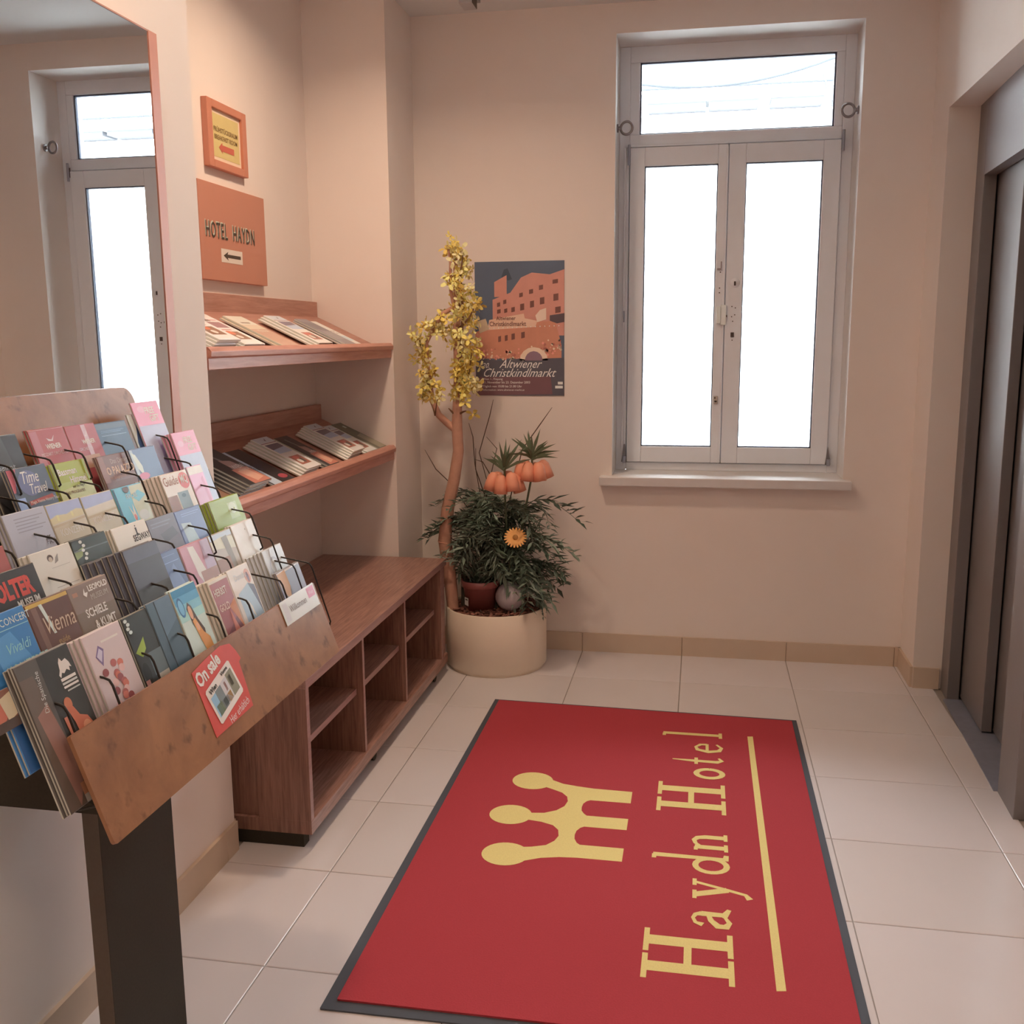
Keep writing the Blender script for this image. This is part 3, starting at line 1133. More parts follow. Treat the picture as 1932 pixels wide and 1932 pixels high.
for k in range(520):
    t, q = rr.uniform(0, 2 * PI), (PR - 0.02) * math.sqrt(rr.random())
    x, y = PC[0] + q * math.cos(t), PC[1] + q * math.sin(t)
    a = rr.uniform(0, PI)
    l, w_ = rr.uniform(0.006, 0.014), rr.uniform(0.003, 0.006)
    z = 0.259 + rr.uniform(-0.002, 0.004)
    c_, s_ = math.cos(a), math.sin(a)
    tz = rr.uniform(-0.003, 0.003)
    P = [(x + c_ * l - s_ * w_, y + s_ * l + c_ * w_, z + tz), (x - c_ * l - s_ * w_, y - s_ * l + c_ * w_, z - tz), (x - c_ * l + s_ * w_, y - s_ * l - c_ * w_, z - tz), (x + c_ * l + s_ * w_, y + s_ * l - c_ * w_, z + tz)]
    mb.prism(P, (0, 0, 0.003), cm[k % 4])
tag(mb.build('bark_chips', r), kind='stuff')

# forsythia tree
BARK = mat((184, 126, 100), 0.8, var=0.18, scale=40, bump=0.5, name='pale_bark')
TW = mat((120, 78, 52), 0.8, name='twig_brown')
tree = tag(empty('blossom_tree', (-1.035, 4.08, 0.254)), 'tall artificial forsythia tree with yellow blossoms and forked bare trunk', 'tree')
mb = MB()
T0 = [(-1.035, 4.08, 0.254), (-1.052, 4.085, 0.42), (-1.070, 4.09, 0.56), (-1.055, 4.09, 0.695), (-1.022, 4.09, 0.834), (-1.003, 4.09, 0.95), (-1.008, 4.09, 1.045), (-1.004, 4.09, 1.16), (-0.998, 4.09, 1.284), (-1.002, 4.09, 1.44), (-0.998, 4.09, 1.59), (-1.004, 4.09, 1.77)]
mb.tube(T0, [0.026, 0.028, 0.029, 0.027, 0.025, 0.023, 0.023, 0.019, 0.018, 0.016, 0.014, 0.008], BARK, 12)
mb.torus((-1.071, 4.09, 0.552), (0.1, 0, 1), 0.029, 0.0015, mat((226, 150, 120), 0.5), 20, 5)
mb.build('trunk', tree)
BR = [
    ([(-1.010, 4.09, 1.035), (-1.050, 4.09, 1.066), (-1.085, 4.085, 1.10), (-1.110, 4.08, 1.16), (-1.122, 4.08, 1.24), (-1.128, 4.07, 1.33), (-1.125, 4.06, 1.40), (-1.095, 4.06, 1.46), (-1.055, 4.07, 1.52), (-1.010, 4.08, 1.545)], [0.017, 0.016, 0.015, 0.013, 0.011, 0.009, 0.008, 0.009, 0.009, 0.010]),
    ([(-1.000, 4.09, 1.30), (-0.975, 4.07, 1.42), (-0.968, 4.06, 1.56), (-0.975, 4.06, 1.68), (-0.960, 4.05, 1.76)], [0.006, 0.006, 0.005, 0.004, 0.002]),
    ([(-1.005, 4.08, 1.52), (-1.018, 4.06, 1.62), (-1.016, 4.06, 1.72), (-1.025, 4.05, 1.80)], [0.008, 0.007, 0.006, 0.003]),
    ([(-1.128, 4.07, 1.39), (-1.160, 4.05, 1.42), (-1.185, 4.04, 1.435)], [0.005, 0.004, 0.002]),
    ([(-1.112, 4.08, 1.15), (-1.095, 4.06, 1.10), (-1.080, 4.05, 1.17)], [0.004, 0.003, 0.002]),
    ([(-1.005, 4.09, 1.10), (-0.975, 4.07, 1.115), (-0.960, 4.06, 1.12)], [0.006, 0.004, 0.002]),
    ([(-1.005, 4.09, 1.09), (-1.028, 4.07, 1.12), (-1.035, 4.06, 1.13)], [0.006, 0.004, 0.002]),
    ([(-0.998, 4.09, 1.20), (-0.950, 4.06, 1.25), (-0.930, 4.05, 1.36)], [0.006, 0.004, 0.002]),
    ([(-1.000, 4.09, 1.45), (-0.940, 4.05, 1.50), (-0.905, 4.04, 1.56)], [0.006, 0.004, 0.002]),
]
for p_, r_ in BR:
    mb = MB()
    mb.tube(p_, r_, BARK if r_[0] > 0.007 else TW, 8)
    mb.build('branch', tree)
YEL = [mat(c, 0.6, var=0.12, scale=50) for c in ((226, 186, 92), (232, 204, 124), (212, 168, 84), (220, 192, 136))]


def blossom(M):
    mb = MB()
    for k in range(4):
        a = k * PI / 2 + 0.3
        c_, s_ = math.cos(a), math.sin(a)
        pts = [(0.001, 0, 0), (0.009, -0.005, 0.003), (0.018, -0.0045, 0.001), (0.021, 0, -0.001), (0.018, 0.0045, 0.001), (0.009, 0.005, 0.003)]
        mb.poly([(x * c_ - y * s_, x * s_ + y * c_, z) for x, y, z in pts], M)
    mb.lathe([(0, -0.008), (0.002, -0.006), (0.003, 0.001), (0, 0.002)], YEL[2], n=6)
    o = mb.build('blossom', None, (0, 0, 0))
    me = o.data
    bpy.data.objects.remove(o)
    return me


BL = [blossom(YEL[k]) for k in range(4)]
rr = random.Random(11)
spots = []


def along(path, n, spread, bias=(0, 0, 0)):
    for _ in range(n):
        i = rr.randrange(len(path) - 1)
        t = rr.random()
        p = Vector(path[i]).lerp(Vector(path[i + 1]), t)
        spots.append(p + Vector(bias) + Vector((rr.gauss(0, spread), rr.uniform(-0.05, 0.03), rr.gauss(0, spread))))


along([(-0.985, 4.08, 1.16), (-0.955, 4.07, 1.30), (-0.960, 4.07, 1.48), (-0.955, 4.07, 1.60)], 118, 0.028)
along([(-0.96, 4.07, 1.18), (-0.95, 4.07, 1.32)], 34, 0.02, (-0.01, 0, 0))
along([(-1.02, 4.08, 1.62), (-0.96, 4.07, 1.72), (-1.0, 4.07, 1.80)], 44, 0.024)
along([(-1.01, 4.08, 1.45), (-1.07, 4.07, 1.49), (-1.10, 4.06, 1.44)], 32, 0.022)
along([(-1.13, 4.06, 1.40), (-1.13, 4.07, 1.28), (-1.105, 4.08, 1.14)], 56, 0.022)
along([(-1.15, 4.05, 1.41), (-1.185, 4.04, 1.435)], 6, 0.008)
spots.append(Vector((-0.90, 4.04, 1.56)))
spots.append(Vector((-0.905, 4.04, 1.49)))
for p in spots[:296]:
    o = bpy.data.objects.new('blossom', BL[rr.randrange(4)])
    COL.objects.link(o)
    o.parent = tree
    o.location = p - tree.location
    s_ = rr.uniform(1.1, 1.75)
    o.scale = (s_, s_, s_)
    o.rotation_euler = (rr.uniform(0.5, 2.4), rr.uniform(-0.7, 0.7), rr.uniform(0, 6.28))
GT = mat((120, 112, 58), 0.7)
mb = MB()
for k in range(60):
    p = spots[rr.randrange(len(spots))]
    d = Vector((rr.gauss(0, 1), rr.gauss(0, 0.5), rr.uniform(0.2, 1))).normalized() * rr.uniform(0.015, 0.03)
    s_ = d.cross(Vector((0, 1, 0))).normalized() * 0.003
    mb.poly([p, p + d * 0.5 + s_, p + d, p + d * 0.5 - s_], GT)
tag(mb.build('small_leaves', tree), kind='stuff')

# dark stake
r = tag(empty('support_pole', (-0.995, 4.10, 0.254)), 'dark green support pole behind the tree trunk in the planter', 'pole')
mb = MB()
mb.tube([(-0.995, 4.12, 0.254), (-0.990, 4.125, 0.66)], 0.014, mat((74, 62, 50), 0.6), 12)
mb.build('shaft', r)
mb = MB()
mb.torus((-0.994, 4.12, 0.40), (0, 0, 1), 0.0145, 0.002, mat((104, 84, 66), 0.6), 16, 6)
mb.build('tie', r)

# foliage bush
LEAF = [mat(c, 0.42, var=0.25, scale=20) for c in ((98, 102, 80), (80, 86, 68), (132, 134, 112), (92, 90, 74))]


def frond(kind, rg):
    L = 0.26
    mb = MB()
    M = LEAF[kind % 4]
    pts = [Vector((0, 0, 0))]
    n = 9
    for k in range(1, n + 1):
        t = k / n
        pts.append(Vector((L * (t - 0.08 * t * t), 0, 0.05 * math.sin(t * PI) * 1.2 - 0.11 * t * t)))
    mb.tube(pts, [0.0022 * (1 - 0.6 * k / n) for k in range(n + 1)], M, 5, smooth=False)
    for k in range(2, n + 1):
        for sd in (-1, 1):
            for _ in range(2):
                b = pts[k] if _ == 0 else pts[k].lerp(pts[k - 1], 0.5)
                ln_ = rg.uniform(0.05, 0.095) * (1.0 if k < n else 0.8)
                d = Vector((rg.uniform(0.35, 0.9), sd * rg.uniform(0.4, 1.0), rg.uniform(-0.55, 0.25))).normalized()
                w_ = d.cross(Vector((0, 0, 1))).normalized() * rg.uniform(0.0055, 0.0105)
                dr = Vector((0, 0, -0.014))
                mid = b + d * ln_ * 0.5
                tip = b + d * ln_ + dr
                mb.faces([b, mid + w_, tip, mid - w_], [(0, 1, 2, 3)], M if rg.random() < 0.75 else LEAF[2])
    o = mb.build('frond', None, (0, 0, 0))
    me = o.data
    bpy.data.objects.remove(o)
    return me


rg = random.Random(5)
FR_ = [frond(k, rg) for k in range(8)]
bush = tag(empty('leafy_bush', (-0.83, 4.17, 0.254)), 'dark green feathery bush with drooping fronds filling the planter', 'plant')
for k in range(190):
    az = rg.uniform(0, 2 * PI)
    zb = rg.uniform(0.36, 0.70)
    bx, by = -0.845 + rg.gauss(0, 0.055), 4.155 + rg.gauss(0, 0.03)
    el = rg.uniform(-0.6, 0.75) if zb > 0.5 else rg.uniform(-0.45, 0.5)
    sc = rg.uniform(0.62, 1.0) if math.sin(az) < 0.2 else rg.uniform(0.35, 0.55)
    if math.cos(az) < -0.6: sc *= 0.92
    tipx = bx + 0.27 * sc * math.cos(az) * math.cos(el)
    tipy = by + 0.27 * sc * math.sin(az) * math.cos(el)
    if tipy > 4.33 or tipx < -1.21 or (tipx < -1.05 and tipy < 4.05 and zb < 0.62): 
        az = -PI / 2 + rg.uniform(-0.9, 1.2)
        sc *= 0.8
    if math.sin(az) < 0.1 and zb < 0.50 and tipx < -0.73:
        continue
    o = bpy.data.objects.new('frond', FR_[k % 8])
    COL.objects.link(o)
    o.parent = bush
    o.location = Vector((bx, by, zb)) - bush.location
    o.scale = (sc, sc, sc)
    o.rotation_euler = (rg.uniform(-0.5, 0.5), -el, az)
mb = MB()
for k in range(26):
    a = rg.uniform(0, 2 * PI)
    p = Vector((-0.84 + 0.05 * math.cos(a), 4.16 + 0.04 * math.sin(a), 0.254))
    q_ = Vector((-0.845 + rg.gauss(0, 0.06), 4.155 + rg.gauss(0, 0.03), rg.uniform(0.45, 0.70)))
    mb.tube([p, p.lerp(q_, 0.5) + Vector((0.01, 0, 0)), q_], 0.003, LEAF[3], 5)
tag(mb.build('stems', bush), kind='stuff')
# long arching sprays seen at the sides
for (bx, by, bz, az, el, sc) in ((-0.75, 4.14, 0.66, -0.25, 0.42, 1.05), (-0.76, 4.12, 0.50, -0.45, 0.2, 0.95), (-0.72, 4.14, 0.42, -0.3, 0.25, 0.75), (-0.92, 4.12, 0.62, -2.9, 0.2, 0.85), (-0.93, 4.12, 0.52, -2.7, 0.1, 0.75), (-0.74, 4.10, 0.34, -0.6, 0.2, 0.6), (-0.93, 4.13, 0.70, 3.3, 0.45, 0.7)):
    o = bpy.data.objects.new('frond', FR_[int(bz * 50) % 8])
    COL.objects.link(o)
    o.parent = bush
    o.location = Vector((bx, by, bz)) - bush.location
    o.scale = (sc, sc, sc)
    o.rotation_euler = (0, -el, az)

# bare twigs
r = tag(empty('bare_twigs', (-0.93, 4.19, 0.254)), 'thin bare brown twigs rising behind the bush', 'twigs')
TWD = mat((84, 58, 44), 0.8)
for pts in ([(-0.93, 4.19, 0.254), (-0.925, 4.19, 0.70), (-0.955, 4.19, 0.88), (-0.960, 4.18, 1.00), (-0.975, 4.17, 1.06)],
            [(-0.925, 4.19, 0.70), (-0.90, 4.19, 0.80), (-0.935, 4.19, 0.93), (-0.885, 4.18, 1.09), (-0.868, 4.18, 1.16)],
            [(-0.915, 4.19, 0.70), (-0.885, 4.19, 0.83), (-0.855, 4.18, 0.95), (-0.90, 4.18, 1.0)],
            [(-0.885, 4.19, 0.83), (-0.92, 4.19, 0.89), (-0.955, 4.19, 0.90)],
            [(-0.915, 4.19, 0.75), (-0.95, 4.18, 0.86), (-0.948, 4.18, 0.95)],
            [(-0.94, 4.18, 0.62), (-1.06, 4.16, 0.80), (-1.12, 4.15, 0.86), (-1.165, 4.14, 0.945)],
            [(-0.80, 4.17, 0.72), (-0.74, 4.16, 0.95), (-0.66, 4.15, 1.06), (-0.61, 4.15, 1.13)],
            [(-0.90, 4.17, 0.50), (-1.05, 4.15, 0.55), (-1.10, 4.14, 0.62)]):
    mb = MB()
    mb.tube(pts, [0.0028] + [0.0022] * (len(pts) - 2) + [0.001], TWD, 6)
    mb.build('twig', r)

# crown imperials
ORG = mat((222, 134, 100), 0.5, var=0.12, scale=30, name='orange_petals')
GRN = mat((96, 98, 70), 0.5, var=0.2, scale=20)


def crown_imperial(x, y, z, label, seed):
    q = random.Random(seed)
    r = tag(empty('crown_imperial', (-0.82, 4.15, 0.254)), label, 'flower')
    mb = MB()
    mb.tube([(-0.82, 4.15, 0.254), ((x - 0.82) / 2, 4.14, 0.55), (x, y, z - 0.06), (x, y, z + 0.01)], 0.0045, GRN, 8)
    mb.build('stem', r)
    for k in range(6):
        a = k * PI / 3 + 0.3
        cx, cy = x + 0.040 * math.cos(a), y + 0.030 * math.sin(a)
        zz = z - 0.004 + q.uniform(-0.008, 0.006)
        b_ = MB()
        pr = [(0.002, 0.0), (0.015, -0.004), (0.025, -0.020), (0.028, -0.048), (0.029, -0.080), (0.025, -0.080), (0.023, -0.048), (0.016, -0.016), (0, -0.008)]
        b_.lathe(pr, ORG, (0, 0, 0), 12)
        tilt = q.uniform(0.1, 0.35)
        ax = Vector((-math.sin(a), math.cos(a), 0))
        Rm = Matrix.Rotation(-tilt, 4, ax)
        b_.v = [tuple(Rm @ Vector(v) + Vector((cx, cy, zz))) for v in b_.v]
        b_.build('bell', r)
    for k in range(20):
        a = q.uniform(0, 2 * PI)
        el = q.uniform(0.1, 1.45)
        L = q.uniform(0.08, 0.15)
        d = Vector((math.cos(a) * math.cos(el), math.sin(a) * math.cos(el) * 0.7, math.sin(el)))
        b0 = Vector((x, y, z + q.uniform(0.0, 0.02)))
        sd = d.cross(Vector((0, 1, 0.2))).normalized() * 0.0065
        l_ = MB()
        m1 = b0 + d * L * 0.45 + Vector((0, 0, 0.004))
        tip = b0 + d * L - Vector((0, 0, 0.012 * math.cos(el)))
        l_.faces([b0 - sd * 0.5, b0 + sd * 0.5, m1 + sd, tip, m1 - sd], [(0, 1, 2, 3, 4)], GRN)
        l_.build('leaf', r)


crown_imperial(-0.792, 4.03, 0.872, 'orange crown imperial flower, lower left one of the pair', 1)
crown_imperial(-0.683, 4.07, 0.915, 'orange crown imperial flower, upper right one of the pair', 2)

# orange gerbera
r = tag(empty('daisy', (-0.80, 4.12, 0.254)), 'flat open yellow orange daisy low in the bush', 'flower')
dc = Vector((-0.743, 4.0, 0.598))
mb = MB()
mb.tube([(-0.80, 4.12, 0.254), (-0.78, 4.07, 0.48), dc], 0.003, GRN, 6)
mb.build('stem', r)
nrm = Vector((0.15, -0.75, 0.62)).normalized()
ua = nrm.orthogonal().normalized()
ub = nrm.cross(ua)
YO = mat((226, 148, 78), 0.5, var=0.08)
for k in range(20):
    a = 2 * PI * k / 20
    d = ua * math.cos(a) + ub * math.sin(a)
    e = nrm.cross(d)
    mb = MB()
    mb.faces([dc + d * 0.008 - e * 0.002, dc + d * 0.03 - e * 0.006 + nrm * 0.004, dc + d * 0.046 - e * 0.0035, dc + d * 0.049, dc + d * 0.046 + e * 0.0035, dc + d * 0.03 + e * 0.006 + nrm * 0.004, dc + d * 0.008 + e * 0.002], [(0, 1, 2, 3, 4, 5, 6)], YO)
    mb.build('petal', r)
mb = MB()
mb.lathe([(0.012, 0.0), (0.011, 0.006), (0.006, 0.009), (0, 0.010)], mat((170, 110, 56), 0.8, bump=0.8), n=14)
mb.v = [tuple(dc + ua * v[0] + ub * v[1] + nrm * v[2]) for v in mb.v]
mb.build('flower_centre', r)

# small brown plastic pot with spiky plant
pc = (-0.918, 4.105)
r = tag(empty('small_plant_pot', (pc[0], pc[1], 0.257)), 'small reddish brown plastic pot of spiky grass on the bark', 'potted plant')
TP = mat((156, 86, 78), 0.4, name='brown_plastic')
mb = MB()
mb.lathe([(0.0, 0.002), (0.060, 0.002), (0.062, 0.0), (0.075, 0.100), (0.082, 0.102), (0.085, 0.132), (0.081, 0.132), (0.077, 0.118), (0.0, 0.118)], TP, (pc[0], pc[1], 0.257), 36)
mb.build('pot', r)
mb = MB()
mb.lathe([(0, 0.120), (0.076, 0.120)], mat((58, 44, 36), 0.95), (pc[0], pc[1], 0.257), 24, smooth=False)
mb.build('soil', r)
mb = MB()
d0 = Vector((-0.63, -0.76, 0)).normalized()
e0 = Vector((0.76, -0.63, 0)).normalized()
b0 = Vector((pc[0], pc[1], 0.257))
mb.poly([b0 + d0 * 0.0765 + e0 * a + Vector((0, 0, z)) for a, z in ((-0.014, 0.028), (0.012, 0.024), (0.012, 0.060), (-0.014, 0.062))], mat((224, 204, 190), 0.6))
mb.poly([b0 + d0 * 0.0772 + e0 * a + Vector((0, 0, z)) for a, z in ((-0.008, 0.050), (0.008, 0.049), (0.008, 0.054), (-0.008, 0.055))], DARKH)
mb.build('price_label', r)
for k in range(70):
    a = rg.uniform(0, 2 * PI)
    el = rg.uniform(0.5, 1.5)
    L = rg.uniform(0.12, 0.235)
    d = Vector((math.cos(a) * math.cos(el), math.sin(a) * math.cos(el) * 0.8, math.sin(el)))
    b0 = Vector((pc[0] + rg.gauss(0, 0.018), pc[1] + rg.gauss(0, 0.015), 0.378))
    sd = d.cross(Vector((0.2, 1, 0.1))).normalized() * 0.0032
    m1 = b0 + d * L * 0.5
    tip = b0 + d * L * 0.97 + Vector((math.cos(a) * 0.02, 0, -0.035 * math.cos(el)))
    mb = MB()
    mb.faces([b0 - sd * 0.6, b0 + sd * 0.6, m1 + sd, tip, m1 - sd], [(0, 1, 2, 3, 4)], LEAF[(k % 3) + (1 if k % 3 == 0 else 0)])
    mb.build('leaf', r)
# white ball
r = tag(empty('white_ball', (-0.785, 4.085, 0.259)), 'matt white ball lying on the bark beside the brown pot', 'ball')
mb = MB()
mb.lathe([(0.0, 0.0)] + [(0.062 * math.sin(k * PI / 14), 0.062 - 0.062 * math.cos(k * PI / 14)) for k in range(1, 15)], mat((196, 170, 164), 0.6), (-0.785, 4.085, 0.259), 28)
mb.build('shell', r)
# low pale leaves at the right front of the planter
r = tag(empty('low_leaf_spray', (-0.72, 4.02, 0.257)), 'pale grey green leaf spray hanging over the right rim of the planter', 'plant')
PALE = mat((140, 136, 112), 0.5, var=0.2)
for k in range(22):
    a = rg.uniform(-1.9, 0.6)
    el = rg.uniform(-0.35, 0.8)
    L = rg.uniform(0.06, 0.12)
    b0 = Vector((-0.715 + rg.uniform(-0.02, 0.02), 4.03 + rg.uniform(-0.02, 0.02), 0.33 + rg.uniform(0, 0.05)))
    d = Vector((math.cos(a) * math.cos(el), math.sin(a) * math.cos(el) * 0.7, math.sin(el)))
    sd = d.cross(Vector((0, 0, 1))).normalized() * rg.uniform(0.005, 0.009)
    m1 = b0 + d * L * 0.55 + Vector((0, 0, 0.008))
    tip = b0 + d * L - Vector((0, 0, 0.015))
    mb = MB()
    mb.faces([b0, m1 + sd, tip, m1 - sd], [(0, 1, 2, 3)], PALE if k % 3 else LEAF[2])
    mb.build('leaf', r)
mb = MB()
mb.tube([(-0.72, 4.02, 0.286), (-0.715, 4.03, 0.38)], 0.004, GRN, 6)
mb.build('stem', r)

# ------------------------------------------------------------------ brochures


def frame_matrix(sin_t, cos_t, loc):
    m = Matrix(((0, -sin_t, cos_t), (1, 0, 0), (0, cos_t, sin_t))).to_4x4()
    m.translation = loc
    return m


def brochure(name, label, cat, w, h, col, els, texts, t=0.004, glossy=0.35, group=None, edge=PAGES, curl=0.0):
    """local: x across the cover, y up (0 = top edge, negative down), z out of the cover (0 = front)"""
    C_ = mat(col, glossy, var=0.05, scale=25)
    mb = MB()
    c = 0.0012
    z0 = -t
    V = [(0, -h, z0), (w, -h, z0), (w, 0, z0), (0, 0, z0), (0, -h, -c), (w, -h, -c), (w, 0, -c), (0, 0, -c), (c, -h + c, 0), (w - c, -h + c, 0), (w - c, -c, 0), (c, -c, 0)]
    mb.faces(V, [(8, 9, 10, 11), (4, 5, 9, 8), (5, 6, 10, 9), (6, 7, 11, 10), (7, 4, 8, 11)], C_)
    mb.faces(V, [(0, 1, 5, 4), (1, 2, 6, 5), (2, 3, 7, 6), (3, 0, 4, 7)], edge)
    mb.faces(V, [(3, 2, 1, 0)], C_)
    root = mb.build(name, None, (0, 0, 0))
    tag(root, label, cat, group)
    L = 0
    if els:
        pm = MB()
        for e in els:
            L += 1
            z = 0.00007 * L + 0.00005
            k = e[0]
            if k == 'r':
                x0, y0, x1, y1 = e[1:5]
                P = [(x0, y0), (x1, y0), (x1, y1), (x0, y1)]
            elif k == 'e':
                P = [(e[1] + e[3] * math.cos(a * PI / 9), e[2] + e[4] * math.sin(a * PI / 9)) for a in range(18)]
            else:
                P = e[1]
            cl = lambda v: min(max(v, 0.012), 0.988)
            P = [(cl(a) * w, -min(max(b, 0.008), 0.992) * h, z) for a, b in P]
            ar = sum(p[0] * q[1] - q[0] * p[1] for p, q in zip(P, P[1:] + P[:1]))
            if ar < 0: P = P[::-1]
            pm.poly(P, mat(e[-1], glossy, var=0.08, scale=40))
        o = pm.build('cover_picture', None, (0, 0, 0))
        o.parent = root
    if texts:
        tm = MB()
        for b in texts:
            body, x, y, size, c_ = b[:5]
            kw = dict(b[5]) if len(b) > 5 else {}
            sx = kw.pop('sx', 0.9)
            rot = kw.pop('rot', 0)
            L += 1
            z = 0.00007 * L + 0.0001
            put_text(tm, body, mat(c_, 0.5), lambda a, q, x=x, y=y, z=z: (x * w + a, -y * h + q, z), size * w, sx=sx, rot=rot, **kw)
        o = tm.build('lettering', None, (0, 0, 0))
        o.parent = root
    return root


def place(root, X, Y, Z, sin_t, cos_t, roll=0.0):
    root.matrix_basis = frame_matrix(sin_t, cos_t, Vector((X, Y, Z))) @ Matrix.Rotation(roll, 4, 'Z')


def stack(root, n, X, Y, Z, sin_t, cos_t, dx=-0.006, dz=0.0045, group='', lab='', roll=0.0, up=0.0, jit=0.0015):
    place(root, X, Y, Z, sin_t, cos_t, roll)
    out = [root]
    for k in range(1, n):
        c = root.copy()
        COL.objects.link(c)
        c['label'] = ['first', 'second', 'third', 'fourth', 'fifth', 'sixth', 'seventh', 'eighth'][k - 1] + lab[7:]
        c['group'] = group
        M = frame_matrix(sin_t, cos_t, Vector((X, Y, Z))) @ Matrix.Translation(Vector((dx * k + random.uniform(-jit, jit), up * k + random.uniform(-jit, jit), -dz * k))) @ Matrix.Rotation(roll, 4, 'Z')
        c.matrix_basis = M
        out.append(c)
    return out


ST, CT = 0.326, 0.9454
W_, K_ = (232, 214, 198), (48, 42, 38)
ROWX = dict(A=-1.17, B=-1.12, C=-1.06, D=-0.985, E=-0.94, F=-0.89, G=-0.85)

